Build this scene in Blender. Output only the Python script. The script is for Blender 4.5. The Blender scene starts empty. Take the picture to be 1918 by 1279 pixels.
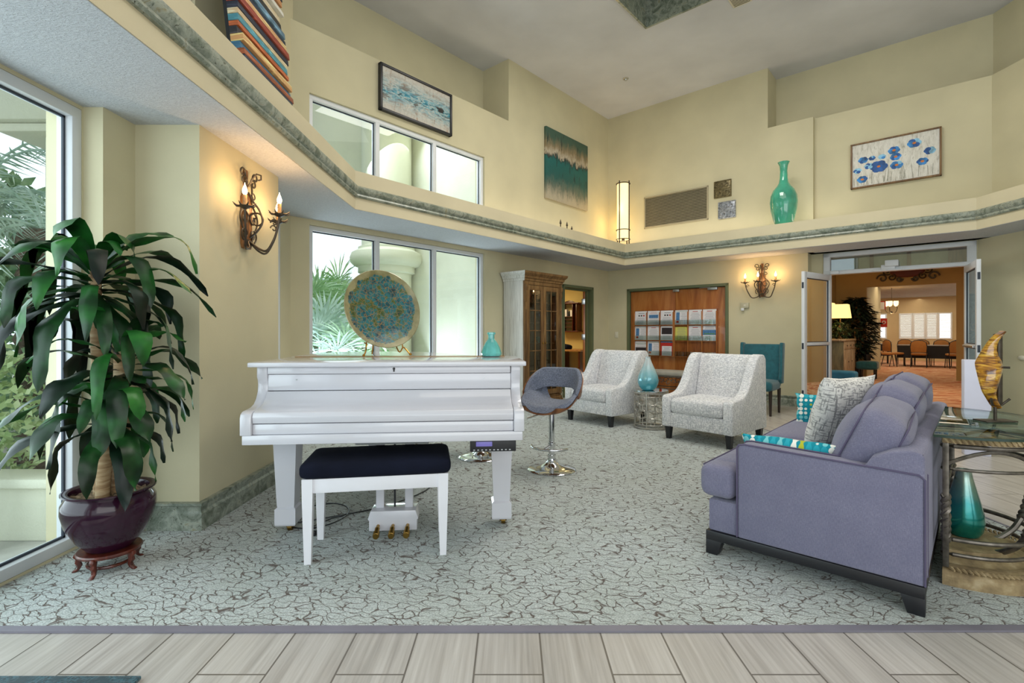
import bpy, bmesh, math, random
from mathutils import Matrix, Vector
random.seed(7)
PI = math.pi
C = bpy.context.scene.collection
sc = bpy.context.scene
H = 1.2                       # eye height
A = math.radians(41.6)
U = (math.sin(A), math.cos(A))      # along the back-left wall, away from the eye
V = (math.cos(A), -math.sin(A))     # along the back-right wall, from the far corner
CN = (1.988, 10.38)                 # far corner of the room
L0 = (-0.40, 7.69)                  # reference point on the back-left wall
ROT_L = math.atan2(U[1], U[0])
ROT_R = math.atan2(V[1], V[0])
ZS, ZL, ZR, ZC = 2.46, 2.86, 4.60, 5.60   # soffit, ledge top, recess shelf, ceiling

def LW(t, m=0.0, z=0.0): return (L0[0]+U[0]*t-U[1]*m, L0[1]+U[1]*t+U[0]*m, z)
def RW(s, n=0.0, z=0.0): return (CN[0]+V[0]*s-V[1]*n, CN[1]+V[1]*s+V[0]*n, z)
def on_left(px, py, m=0.0):
    k = (px-959)/940.0; a = LW(0, m)
    t = (k*a[1]-a[0])/(U[0]-k*U[1]); p = LW(t, m)
    return t, H+(622-py)*p[1]/940.0
def on_right(px, py, n=0.0):
    k = (px-959)/940.0; a = RW(0, n)
    s = (k*a[1]-a[0])/(V[0]-k*V[1]); p = RW(s, n)
    return s, H+(622-py)*p[1]/940.0

# ------------------------------------------------------------ materials
def lin(c):
    if isinstance(c, str):
        c = tuple(int(c[i:i+2], 16)/255 for i in (0, 2, 4))
    return tuple((x/12.92 if x <= .04045 else ((x+.055)/1.055)**2.4) for x in c)+(1,)
class G:
    def __init__(s, name):
        s.m = bpy.data.materials.new(name); s.m.use_nodes = True
        s.nt = s.m.node_tree; s.n = s.nt.nodes; s.l = s.nt.links
        s.b = s.n['Principled BSDF']; s.out = s.n['Material Output']
        s.tc = s.n.new('ShaderNodeTexCoord')
    def new(s, t, **kw):
        x = s.n.new(t)
        for k, v in kw.items():
            if k in x.inputs.keys():
                x.inputs[k].default_value = v
            else: setattr(x, k, v)
        return x
    def link(s, a, b): s.l.new(a, b)
    def vec(s, scale=(1,1,1), rot=(0,0,0), loc=(0,0,0), src='Object'):
        mp = s.n.new('ShaderNodeMapping'); mp.inputs['Scale'].default_value = scale
        mp.inputs['Rotation'].default_value = rot; mp.inputs['Location'].default_value = loc
        s.link(s.tc.outputs[src], mp.inputs[0]); return mp.outputs[0]
    def noise(s, v, scale, detail=4, rough=.5, dist=0):
        x = s.new('ShaderNodeTexNoise'); x.inputs['Scale'].default_value = scale
        x.inputs['Detail'].default_value = detail; x.inputs['Roughness'].default_value = rough
        x.inputs['Distortion'].default_value = dist
        s.link(v, x.inputs['Vector']); return x.outputs[0]
    def ramp(s, f, stops, interp='LINEAR'):
        r = s.n.new('ShaderNodeValToRGB'); e = r.color_ramp.elements; r.color_ramp.interpolation = interp
        while len(e) < len(stops): e.new(.5)
        for i, (p, c) in enumerate(stops):
            e[i].position = p; e[i].color = lin(c) if not isinstance(c, (int, float)) else (c, c, c, 1)
        s.link(f, r.inputs[0]); return r.outputs[0]
    def mix(s, f, a, b, mode='MIX'):
        x = s.n.new('ShaderNodeMix'); x.data_type = 'RGBA'; x.blend_type = mode
        for v, i in ((f, 0), (a, 6), (b, 7)):
            if isinstance(v, (int, float)): x.inputs[i].default_value = v
            elif isinstance(v, (str, tuple)): x.inputs[i].default_value = lin(v)
            else: s.link(v, x.inputs[i])
        return x.outputs[2]
    def math(s, op, a, b=0.0):
        x = s.n.new('ShaderNodeMath'); x.operation = op
        for v, i in ((a, 0), (b, 1)):
            if isinstance(v, (int, float)): x.inputs[i].default_value = v
            else: s.link(v, x.inputs[i])
        return x.outputs[0]
    def col(s, c):
        if isinstance(c, (str, tuple)): s.b.inputs['Base Color'].default_value = lin(c)
        else: s.link(c, s.b.inputs['Base Color'])
        return s
    def pr(s, rough=.5, metal=0, coat=0, spec=.5, emit=None, es=0, alpha=1, trans=0, sheen=0):
        b = s.b.inputs; b['Roughness'].default_value = rough; b['Metallic'].default_value = metal
        b['Coat Weight'].default_value = coat; b['Specular IOR Level'].default_value = spec
        b['Transmission Weight'].default_value = trans; b['Sheen Weight'].default_value = sheen
        b['Coat Roughness'].default_value = .05
        if emit: b['Emission Color'].default_value = lin(emit); b['Emission Strength'].default_value = es
        return s
    def bump(s, h, strength=.3, dist=.01):
        x = s.n.new('ShaderNodeBump'); x.inputs['Strength'].default_value = strength
        x.inputs['Distance'].default_value = dist
        s.link(h, x.inputs['Height']); s.link(x.outputs[0], s.b.inputs['Normal']); return s
MC = {}
def flat(name, c, rough=.5, metal=0, coat=0, spec=.5, emit=None, es=0, var=.06, nscale=6, bump=0, bscale=60, sheen=0):
    if name in MC: return MC[name]
    g = G(name); cc = lin(c)
    v = g.vec(); n = g.noise(v, nscale)
    def sh(k): return tuple(max(0, min(1, (x**(1/2.2))*k)) for x in cc[:3])
    g.col(g.ramp(n, [(.3, sh(1-var)), (.7, sh(1+var))]))
    g.pr(rough, metal, coat, spec, emit, es, sheen=sheen)
    if bump: g.bump(g.noise(v, bscale, 3), bump, .004)
    MC[name] = g.m; return g.m
def glass(name, tint='ffffff', gl=.08, rough=.0):
    if name in MC: return MC[name]
    g = G(name); g.n.remove(g.b)
    t = g.new('ShaderNodeBsdfTransparent'); t.inputs[0].default_value = lin(tint)
    s = g.new('ShaderNodeBsdfGlossy'); s.inputs['Roughness'].default_value = rough
    s.inputs['Color'].default_value = (.9, .95, 1, 1)
    f = g.new('ShaderNodeLayerWeight'); f.inputs['Blend'].default_value = .25
    mm = g.math('MULTIPLY_ADD', f.outputs['Fresnel'], .5); g.n[mm.node.name].inputs[2].default_value = gl
    mx = g.new('ShaderNodeMixShader'); g.link(mm, mx.inputs[0]); g.link(t.outputs[0], mx.inputs[1]); g.link(s.outputs[0], mx.inputs[2])
    g.link(mx.outputs[0], g.out.inputs[0]); MC[name] = g.m; return g.m

def mk_wall(name, c, strength=.12):
    g = G(name); v = g.vec(src='Object'); n = g.noise(v, 1.3, 5)
    cc = lin(c); s = lambda k: tuple(min(1, (x**(1/2.2))*k) for x in cc[:3])
    g.col(g.ramp(n, [(.3, s(.96)), (.7, s(1.03))])).pr(.75, spec=.2)
    g.bump(g.noise(v, 90, 4), strength, .004); return g.m
M_WALL = mk_wall('cream_wall_paint', 'CCC5A6')
M_FASCIA = mk_wall('cream_fascia_paint', 'D4CAAC')
M_OCHRE = mk_wall('ochre_wall_paint', 'B49A68')
M_DINING = mk_wall('tan_wall_paint', 'DDC79A')
M_YELLOW = mk_wall('office_wall_paint', 'DCC888')
M_STUCCO = mk_wall('exterior_stucco', 'DCDCC8', .8)
M_CEIL = mk_wall('grey_white_ceiling', 'D2D4DA', .05)
def soffit():
    g = G('textured_soffit'); v = g.vec((1, 2.5, 1), (0, 0, .5)); n = g.noise(v, 55, 4, .6, .6)
    g.col(g.ramp(n, [(.35, 'C3C7CD'), (.65, 'D6DADF')])).pr(.85, spec=.2); g.bump(n, .9, .012); return g.m
M_SOFFIT = soffit()
def marble():
    g = G('green_grey_faux_marble'); v = g.vec(); n = g.noise(v, 9, 8, .65, 1.2); n2 = g.noise(v, 34, 6, .7, 2.0)
    c = g.ramp(n, [(.3, '55604F'), (.45, '7E877A'), (.58, 'A3A99C'), (.7, '8A8360')])
    k = g.ramp(n2, [(.36, 0.0), (.42, 1.0)])
    g.col(g.mix(k, '3E4232', c)).pr(.4, coat=.2); g.bump(n2, .15, .004); return g.m
M_MARBLE = marble()
def tile():
    g = G('wood_look_plank_tile'); v = g.vec((1, 1, 1), (0, 0, PI/2), (0.115, .62, 0))
    b = g.new('ShaderNodeTexBrick'); g.link(v, b.inputs['Vector'])
    b.inputs['Color1'].default_value = (0.2, .2, .2, 1); b.inputs['Color2'].default_value = (.9, .9, .9, 1)
    b.inputs['Mortar'].default_value = (0, 0, 0, 1); b.inputs['Scale'].default_value = 1
    b.inputs['Mortar Size'].default_value = .0035; b.inputs['Mortar Smooth'].default_value = .1
    b.inputs['Brick Width'].default_value = 1.2; b.inputs['Row Height'].default_value = .243
    b.offset = .37; b.offset_frequency = 2
    v2 = g.vec((14, .9, 1)); off = g.new('ShaderNodeVectorMath'); off.operation = 'ADD'
    g.link(v2, off.inputs[0])
    sc3 = g.new('ShaderNodeVectorMath'); sc3.operation = 'SCALE'; sc3.inputs['Scale'].default_value = 30
    g.link(b.outputs['Color'], sc3.inputs[0]); g.link(sc3.outputs[0], off.inputs[1])
    n = g.noise(off.outputs[0], 1.0, 8, .62, .8); v3 = g.vec((70, 2, 1)); n3 = g.noise(v3, 1, 3)
    wood = g.ramp(n, [(.28, '857F79'), (.5, 'B0AAA3'), (.72, 'CBC7C1')])
    wood = g.mix(.38, wood, g.ramp(n3, [(.3, '8C857C'), (.7, 'E4E2DD')]))
    wood = g.mix(.3, wood, g.mix(b.outputs['Color'], 'A09A94', 'CBC7C1'))
    g.col(g.mix(b.outputs['Fac'], wood, '6E6860')).pr(.33, coat=.1)
    g.bump(g.math('SUBTRACT', 1.0, b.outputs['Fac']), .3, .003); return g.m
M_TILE = tile()
def carpet():
    g = G('crackle_pattern_carpet')
    v = g.vec((1, 1.0, 1), (0, 0, .25))
    nn = g.new('ShaderNodeTexNoise'); nn.inputs['Scale'].default_value = 7; nn.inputs['Detail'].default_value = 3
    g.link(v, nn.inputs['Vector'])
    ad = g.new('ShaderNodeVectorMath'); ad.operation = 'MULTIPLY_ADD'; g.link(nn.outputs['Color'], ad.inputs[0])
    ad.inputs[1].default_value = (.14, .14, 0); g.link(v, ad.inputs[2])
    mp = g.new('ShaderNodeMapping'); mp.inputs['Scale'].default_value = (9, 19, 1); g.link(ad.outputs[0], mp.inputs[0])
    vo = g.new('ShaderNodeTexVoronoi'); vo.feature = 'DISTANCE_TO_EDGE'; vo.inputs['Scale'].default_value = 1.5
    g.link(mp.outputs[0], vo.inputs['Vector'])
    gate = g.ramp(g.noise(v, 9, 2), [(.30, 0.15), (.44, 1.0)])
    ln = g.ramp(vo.outputs['Distance'], [(.014, 1.0), (.052, 0.0)])
    ln = g.mix(1.0, ln, gate, 'MULTIPLY')
    nz = g.noise(g.vec((1, 2, 1)), 130, 3, .7)
    base = g.ramp(nz, [(.34, '87908F'), (.5, 'B8C0BE'), (.66, 'E2E8E5')])
    base = g.mix(g.ramp(g.noise(v, 3, 3), [(.4, 0.0), (.7, .25)]), base, 'A5AFA0')
    g.col(g.mix(ln, base, '5E524A')).pr(.95, spec=.1, sheen=.2)
    hh = g.math('SUBTRACT', nz, ln)
    g.bump(hh, .6, .006); return g.m
M_CARPET = carpet()
def hall_carpet():
    g = G('orange_patterned_carpet'); v = g.vec((1, 1, 1), (0, 0, ROT_R))
    n = g.noise(g.vec((.9, 4, 1), (0, 0, .1)), 2.2, 2, .4)
    g.col(g.ramp(n, [(.35, 'B8694A'), (.42, 'DDAE8A'), (.52, 'CC9A76'), (.56, 'E2BC9C'), (.64, 'BE6E4E')], 'CONSTANT')).pr(.95, spec=.1); return g.m
M_HCARPET = hall_carpet()
def wood(name, a, b, c, scale=(30, 30, 2), rough=.4, coat=.2, k=1.0, dist=1.5):
    if name in MC: return MC[name]
    g = G(name); n = g.noise(g.vec(scale), k, 6, .6, dist)
    g.col(g.ramp(n, [(.3, a), (.5, b), (.7, c)])).pr(rough, coat=coat); g.bump(n, .1, .002); MC[name] = g.m; return g.m
M_DOORW = wood('varnished_door_wood', '8A4A1E', 'A5642E', 'B87C42', (6, 6, .8), .35, .3)
M_ARMO = wood('distressed_brown_cabinet_wood', '4A3218', '6E4F2B', '8F7045', (16, 16, 1.5), .5, .1)
M_WASH = wood('white_washed_grey_wood', 'A9A8A2', 'CFCFCA', 'E0E0DC', (34, 34, 1.6), .6, 0)
M_CHERRY = wood('cherry_wood', '300E08', '4E1A0E', '6A2C18', (20, 20, 3), .35, .3)
M_WALNUT = wood('walnut_plywood', '4A2A14', '7A4A26', '8F5C32', (8, 8, 3), .3, .3)
M_RUSTIC = wood('rusty_orange_wood', '4A2E16', '80542C', 'B08450', (14, 14, 3), .5, .1)
def tweed(name, a, b, c, sx=95, th=(.42, .56)):
    if name in MC: return MC[name]
    g = G(name)
    n1 = g.noise(g.vec((.8, .8, 6)), sx*.7, 2, .5); n2 = g.noise(g.vec((6, 6, .8)), sx*.5, 2, .5)
    f = g.math('MAXIMUM', g.ramp(n1, [(th[0], 1.0), (th[1], 0.0)]), g.ramp(n2, [(th[0], 1.0), (th[1], 0.0)]))
    base = g.ramp(g.noise(g.vec(), 9, 3), [(.3, a), (.7, b)])
    g.col(g.mix(g.math('MULTIPLY', f, .62), base, c)).pr(.95, spec=.1, sheen=.25); g.bump(f, .4, .003)
    MC[name] = g.m; return g.m
M_TWEED = tweed('white_grey_tweed', 'F6F5F4', 'EEEEF0', '868A94', 66, (.41, .49))
M_PTWEED = tweed('black_white_slub_fabric', 'EEEBE4', 'E2E0DA', '3A3A40', 34, (.38, .46))
M_SOFA = tweed('lavender_grey_sofa_fabric', '84839A', '8F8EA4', '66657E', 150, (.4, .6))
M_STOOLF = tweed('grey_marl_fabric', '8A92A4', '7A8296', '353A48', 110, (.40, .52))
M_TEAL = flat('teal_upholstery', '175862', .9, var=.1, nscale=20, bump=.2, bscale=200, sheen=.3)
M_TEAL2 = flat('blue_teal_upholstery', '2F7FA6', .9, var=.08)
M_WHITEP = flat('white_piano_lacquer', 'D6D6DD', .14, coat=.6, var=.012, nscale=2)
M_WHITEF = flat('white_window_frame', 'DADEE2', .4, var=.01)
M_BENCHW = flat('white_bench_paint', 'ECECF2', .35, var=.01)
M_BLACKP = flat('black_paint', '16171C', .4, var=.05)
M_BLACKF = flat('navy_black_fabric', '0C1020', .95, var=.15, nscale=5, spec=.15, bump=.1)
M_GASKET = flat('dark_glazing_gasket', '2A3340', .5)
M_CHROME = flat('chrome', 'D8DADC', .06, 1, var=.01)
M_BRASS = flat('aged_brass', '9A7A3C', .3, 1, var=.1)
M_GOLD = flat('gilt_wire', 'B88A3A', .3, 1, var=.1)
M_IRON = flat('dark_wrought_iron', '4A4238', .45, .6, var=.15, nscale=30)
M_PEWTER = flat('brushed_pewter_iron', '6E6860', .4, .7, var=.2, nscale=25)
M_GREENF = flat('olive_green_door_casing', '5F6A4C', .5, var=.04)
M_PLASTIC = flat('ivory_plastic', 'D9D5C2', .4, var=.01)
M_SILVER = flat('silver_metal', 'BFC3C6', .3, .9, var=.03)
M_LAMPSH = flat('lit_lampshade', 'F5DFA0', .8, emit='FFD888', es=1.6, var=.02)
M_LANTERN = flat('lit_lantern_paper', 'FFE9B8', .8, emit='FFE0A0', es=1.25, var=.03)
M_BULB = flat('glowing_candle_bulb', 'FFF2D0', .3, emit='FFE2A8', es=22, var=0)
M_CANDLE = flat('candle_sleeve', 'A8865C', .6, var=.15, nscale=40)
M_GLASSW = glass('window_glass', 'F4FBFA', .03)
M_GLASSD = glass('door_glass', 'D8E4E2', .20)
M_GLASST = glass('table_glass', 'CFE3D8', .16)
M_GLASSC = glass('cabinet_glass', 'C8CCC4', .10)

# ------------------------------------------------------------ mesh builder
class MB:
    def __init__(s): s.bm = bmesh.new(); s.mi = 0; s.T = Matrix.Identity(4)
    def v(s, p): return s.bm.verts.new(s.T @ Vector(p))
    def f(s, vs, smooth=True):
        try:
            f = s.bm.faces.new(vs); f.material_index = s.mi; f.smooth = smooth; return f
        except ValueError: return None
    def box(s, x0, x1, y0, y1, z0, z1):
        p = [s.v((x, y, z)) for z in (z0, z1) for y in (y0, y1) for x in (x0, x1)]
        for q in ((0, 2, 3, 1), (4, 5, 7, 6), (0, 1, 5, 4), (2, 6, 7, 3), (0, 4, 6, 2), (1, 3, 7, 5)): s.f([p[i] for i in q])
        return s
    def rbox(s, x0, x1, y0, y1, z0, z1, r=.01, seg=2):
        t = bmesh.new(); bmesh.ops.create_cube(t, size=1)
        for v in t.verts:
            v.co = Vector(((x0+x1)/2+v.co.x*(x1-x0), (y0+y1)/2+v.co.y*(y1-y0), (z0+z1)/2+v.co.z*(z1-z0)))
        r = min(r, .49*min(x1-x0, y1-y0, z1-z0))
        bmesh.ops.bevel(t, geom=t.edges[:], offset=r, segments=seg, affect='EDGES', profile=.5)
        return s.merge(t)
    def merge(s, t):
        mp = {v: s.v(v.co) for v in t.verts}
        for f in t.faces: s.f([mp[v] for v in f.verts])
        t.free(); return s
    def prism(s, poly, a, b, axis='z', bev=0):
        def P(p, h): return {'z': (p[0], p[1], h), 'x': (h, p[0], p[1]), 'y': (p[0], h, p[1])}[axis]
        t = bmesh.new()
        lo = [t.verts.new(P(p, a)) for p in poly]; hi = [t.verts.new(P(p, b)) for p in poly]
        t.faces.new(lo); t.faces.new(hi[::-1]); n = len(poly)
        for i in range(n): t.faces.new((lo[i], hi[i], hi[(i+1) % n], lo[(i+1) % n]))
        bmesh.ops.recalc_face_normals(t, faces=t.faces[:])
        if bev:
            ed = [e for e in t.edges if e.calc_length() > 1e-5 and len(e.link_faces) == 2 and e.calc_face_angle(0) > .6]
            bmesh.ops.bevel(t, geom=ed, offset=bev, segments=2, affect='EDGES', profile=.5)
        return s.merge(t)
    def grid(s, pts, cu=False, cv=False):
        nu, nv = len(pts), len(pts[0]); g = [[s.v(p) for p in r] for r in pts]
        for i in range(nu-(0 if cu else 1)):
            for j in range(nv-(0 if cv else 1)):
                s.f([g[i][j], g[(i+1) % nu][j], g[(i+1) % nu][(j+1) % nv], g[i][(j+1) % nv]])
        return g
    def tube(s, pts, r, n=8, closed=False, cap=True, flatk=1.0):
        P = [Vector(p) for p in pts]; m = len(P)
        R = r if isinstance(r, (list, tuple)) else [r]*m
        rows = []; prev = None
        for i in range(m):
            a = P[(i-1) % m] if (closed or i) else P[i]; b = P[(i+1) % m] if (closed or i < m-1) else P[i]
            t = (b-a)
            t = t.normalized() if t.length > 1e-9 else Vector((0, 0, 1))
            if prev is None:
                up = Vector((0, 0, 1)) if abs(t.z) < .9 else Vector((0, 1, 0)); x = t.cross(up).normalized()
            else:
                x = prev-t*prev.dot(t); x = x.normalized() if x.length > 1e-6 else t.orthogonal().normalized()
            prev = x; y = t.cross(x)
            rows.append([P[i]+(x*math.cos(2*PI*k/n)*flatk+y*math.sin(2*PI*k/n))*R[i] for k in range(n)])
        g = s.grid(rows, closed, True)
        if cap and not closed: s.f(g[0][::-1]); s.f(g[-1])
        return s
    def cyl(s, x, y, z0, z1, r, r2=None, n=24):
        return s.tube([(x, y, z0), (x, y, z1)], [r, r if r2 is None else r2], n)
    def lathe(s, prof, n=32, c=(0, 0, 0), cap=True):
        g = s.grid([[(c[0]+r*math.cos(2*PI*k/n), c[1]+r*math.sin(2*PI*k/n), c[2]+z) for k in range(n)] for r, z in prof], False, True)
        if cap:
            s.f(g[0][::-1]); s.f(g[-1])
        return s
    def ell(s, c, rx, ry, rz, n=16):
        pr = [(max(.001, math.sin(PI*i/(n//2))), -math.cos(PI*i/(n//2))) for i in range(n//2+1)]
        s.grid([[(c[0]+r*rx*math.cos(2*PI*k/n), c[1]+r*ry*math.sin(2*PI*k/n), c[2]+z*rz) for k in range(n)] for r, z in pr], False, True); return s
    def soft(s, c, w, d, h, r=.04, crown=(0, 0, 0), n=12, wob=0, seed=0):
        rnd = random.Random(seed); ph = [rnd.uniform(0, 6) for _ in range(6)]
        hv = Vector((w/2, d/2, h/2)); t = bmesh.new(); seen = {}
        def pt(p):
            q = Vector((p[0]*hv.x, p[1]*hv.y, p[2]*hv.z)); inn = Vector([max(-(hv[i]-r), min(hv[i]-r, q[i])) for i in range(3)])
            dd = q-inn
            if dd.length > 1e-9: q = inn+dd.normalized()*r
            a = [1-min(1, p[i]**2) for i in range(3)]
            q.x += (1 if p[0] > 0 else -1)*crown[0]*a[1]*a[2]*(abs(p[0]) > .98)
            q.y += (1 if p[1] > 0 else -1)*crown[1]*a[0]*a[2]*(abs(p[1]) > .98)
            q.z += (1 if p[2] > 0 else -1)*crown[2]*a[0]*a[1]*(abs(p[2]) > .98)
            if wob:
                q.x += wob*math.sin(9*q.y+7*q.z+ph[0])*.6; q.y += wob*math.sin(8*q.x+9*q.z+ph[1])*.6; q.z += wob*math.sin(8*q.x+7*q.y+ph[2])
            return q+Vector(c)
        cs = [-math.cos(PI*i/n) for i in range(n+1)]
        for ax in range(3):
            for sg in (-1, 1):
                G_ = []
                for a in cs:
                    row = []
                    for b in cs:
                        p = [0, 0, 0]; p[ax] = sg; p[(ax+1) % 3] = a; p[(ax+2) % 3] = b
                        k = (round(p[0], 5), round(p[1], 5), round(p[2], 5))
                        if k not in seen: seen[k] = t.verts.new(pt(p))
                        row.append(seen[k])
                    G_.append(row)
                for i in range(n):
                    for j in range(n):
                        q = [G_[i][j], G_[i+1][j], G_[i+1][j+1], G_[i][j+1]]
                        t.faces.new(q if sg > 0 else q[::-1])
        return s.merge(t)
    def pillow(s, w, h, th, n=16, wob=.004, seed=1):
        """square cushion standing in the xz plane, thickness along y"""
        rnd = random.Random(seed); ph = rnd.uniform(0, 6)
        def P(u, v, sg):
            k = ((1-abs(u)**2.6)*(1-abs(v)**2.6))**.55 if abs(u) < 1 and abs(v) < 1 else 0
            pin = 1-.06*(1-abs(v)**2) if abs(u) > .999 else 1
            x = u*w/2*(1-.07*(1-v*v)*abs(u)**3); z = v*h/2*(1-.07*(1-u*u)*abs(v)**3)
            return (x+wob*math.sin(9*v+ph), sg*k*th/2+wob*math.sin(7*u+5*v+ph), z)
        us = [-math.cos(PI*i/n) for i in range(n+1)]
        t = bmesh.new(); top = [[t.verts.new(P(u, v, 1)) for v in us] for u in us]
        bot = [[top[i][j] if i in (0, n) or j in (0, n) else t.verts.new(P(us[i], us[j], -1)) for j in range(n+1)] for i in range(n+1)]
        for i in range(n):
            for j in range(n):
                t.faces.new((top[i][j], top[i+1][j], top[i+1][j+1], top[i][j+1]))
                q = (bot[i][j], bot[i][j+1], bot[i+1][j+1], bot[i+1][j])
                if len(set(q)) == 4 and not all(x in top[i]+top[i+1] for x in q): t.faces.new(q)
                else:
                    try: t.faces.new(q)
                    except ValueError: pass
        bmesh.ops.recalc_face_normals(t, faces=t.faces[:])
        return s.merge(t)
    def build(s, name, mats, parent=None, loc=(0, 0, 0), rotz=0, rot=None, sharp=38):
        bmesh.ops.remove_doubles(s.bm, verts=s.bm.verts[:], dist=1e-6)
        bmesh.ops.recalc_face_normals(s.bm, faces=s.bm.faces[:])
        me = bpy.data.meshes.new(name); s.bm.to_mesh(me); s.bm.free()
        for m in (mats if isinstance(mats, (list, tuple)) else [mats]): me.materials.append(m)
        me.set_sharp_from_angle(angle=math.radians(sharp))
        o = bpy.data.objects.new(name, me); C.objects.link(o)
        o.location = loc; o.rotation_euler = rot or (0, 0, rotz)
        if parent: o.parent = parent
        return o
def thing(name, label, cat, loc=(0, 0, 0), rotz=0, group=None, rot=None):
    o = bpy.data.objects.new(name, None); C.objects.link(o); o.empty_display_size = .1
    o.location = loc; o.rotation_euler = rot or (0, 0, rotz)
    o['label'] = label; o['category'] = cat
    if group: o['group'] = group
    return o
def tag(o, label, cat, group=None):
    o['label'] = label; o['category'] = cat
    if group: o['group'] = group
    return o
def struct(o): o['kind'] = 'structure'; return o
def dup(root, loc, rotz, label, group=None, name=None):
    r = root.copy(); C.objects.link(r); r.location = loc; r.rotation_euler = (0, 0, rotz); r['label'] = label
    if group: r['group'] = group
    for ch in list(root.children):
        c = ch.copy(); C.objects.link(c); c.parent = r
        for g_ in ch.children:
            d = g_.copy(); C.objects.link(d); d.parent = c
    return r
def RX(a): return Matrix.Rotation(a, 4, 'X')
def RY(a): return Matrix.Rotation(a, 4, 'Y')
def RZ(a): return Matrix.Rotation(a, 4, 'Z')
def TR(x, y, z): return Matrix.Translation((x, y, z))
def wall_mb(a0, a1, z0, z1, y0, y1, holes=(), mb=None):
    """wall in local coords: x = along, y = thickness, holes = (x0,x1,z0,z1)"""
    mb = mb or MB()
    xs = sorted({a0, a1, *[h[0] for h in holes], *[h[1] for h in holes]}); zs = sorted({z0, z1, *[h[2] for h in holes], *[h[3] for h in holes]})
    xs = [x for x in xs if a0 <= x <= a1]; zs = [z for z in zs if z0 <= z <= z1]
    def solid(i, j):
        if i < 0 or j < 0 or i >= len(xs)-1 or j >= len(zs)-1: return False
        cx = (xs[i]+xs[i+1])/2; cz = (zs[j]+zs[j+1])/2
        return not any(h[0] < cx < h[1] and h[2] < cz < h[3] for h in holes)
    for i in range(len(xs)-1):
        for j in range(len(zs)-1):
            if not solid(i, j): continue
            X0, X1, Z0, Z1 = xs[i], xs[i+1], zs[j], zs[j+1]
            mb.f([mb.v(p) for p in ((X0, y0, Z0), (X1, y0, Z0), (X1, y0, Z1), (X0, y0, Z1))])
            mb.f([mb.v(p) for p in ((X0, y1, Z0), (X0, y1, Z1), (X1, y1, Z1), (X1, y1, Z0))])
            if not solid(i-1, j): mb.f([mb.v(p) for p in ((X0, y0, Z0), (X0, y0, Z1), (X0, y1, Z1), (X0, y1, Z0))])
            if not solid(i+1, j): mb.f([mb.v(p) for p in ((X1, y0, Z0), (X1, y1, Z0), (X1, y1, Z1), (X1, y0, Z1))])
            if not solid(i, j-1): mb.f([mb.v(p) for p in ((X0, y0, Z0), (X0, y1, Z0), (X1, y1, Z0), (X1, y0, Z0))])
            if not solid(i, j+1): mb.f([mb.v(p) for p in ((X0, y0, Z1), (X1, y0, Z1), (X1, y1, Z1), (X0, y1, Z1))])
    return mb
def offset_path(P, d):
    """offset a polyline to its left by d with mitred joints"""
    out = []
    for i in range(len(P)):
        ns = []
        for j in (i-1, i):
            if 0 <= j < len(P)-1:
                dx, dy = P[j+1][0]-P[j][0], P[j+1][1]-P[j][1]; l = math.hypot(dx, dy); ns.append((-dy/l, dx/l))
        if len(ns) == 1: n = ns[0]; k = 1
        else:
            n = (ns[0][0]+ns[1][0], ns[0][1]+ns[1][1]); l = math.hypot(*n); n = (n[0]/l, n[1]/l); k = 1/(n[0]*ns[0][0]+n[1]*ns[0][1])
        out.append((P[i][0]+n[0]*d*k, P[i][1]+n[1]*d*k))
    return out
def sweep(mb, path, prof):
    """prof: closed list of (offset-left, z)"""
    rows = []
    for d, z in prof: rows.append([(x, y, z) for x, y in offset_path(path, d)])
    g = mb.grid(rows, True, False)
    mb.f([r[0] for r in g]); mb.f([r[-1] for r in g][::-1]); return mb
def spiral(cx, cy, r0, r1, a0, a1, n=24):
    return [(cx+(r0+(r1-r0)*i/n)*math.cos(a0+(a1-a0)*i/n), cy+(r0+(r1-r0)*i/n)*math.sin(a0+(a1-a0)*i/n)) for i in range(n+1)]
def spline(P, n=8):
    P = [Vector(p) for p in P]; out = []
    for i in range(len(P)-1):
        a = P[max(0, i-1)]; b = P[i]; c = P[i+1]; d = P[min(len(P)-1, i+2)]
        for k in range(n):
            t = k/n; out.append(.5*((2*b)+(-a+c)*t+(2*a-5*b+4*c-d)*t*t+(-a+3*b-3*c+d)*t**3))
    out.append(P[-1]); return out
# ============================================================ ROOM SHELL
LW_LOC = (L0[0], L0[1], 0); RW_LOC = (CN[0], CN[1], 0)
# floors
mb = MB(); mb.f([mb.v(p) for p in ((-2.6, -4.5, 0), (6.6, -4.5, 0), (6.6, 10.9, 0), (-2.6, 10.9, 0))])
struct(mb.build('floor', M_TILE))
mb = MB(); mb.prism([(-2.4, 2.035), (3.02, 2.045), (3.05, 3.6), (3.1, 6.3), (3.25, 9.2), (2.0, 10.35), (-2.4, 5.42)], .001, .006)
struct(mb.build('floor_carpet', M_CARPET))
mb = MB(); mb.prism([(-2.4, 1.997), (3.06, 2.006), (3.02, 2.046), (-2.4, 2.036)], .001, .009)
struct(mb.build('trim_carpet_edge', flat('grey_carpet_edge_strip', '7F7C88', .5, var=.04)))
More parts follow.
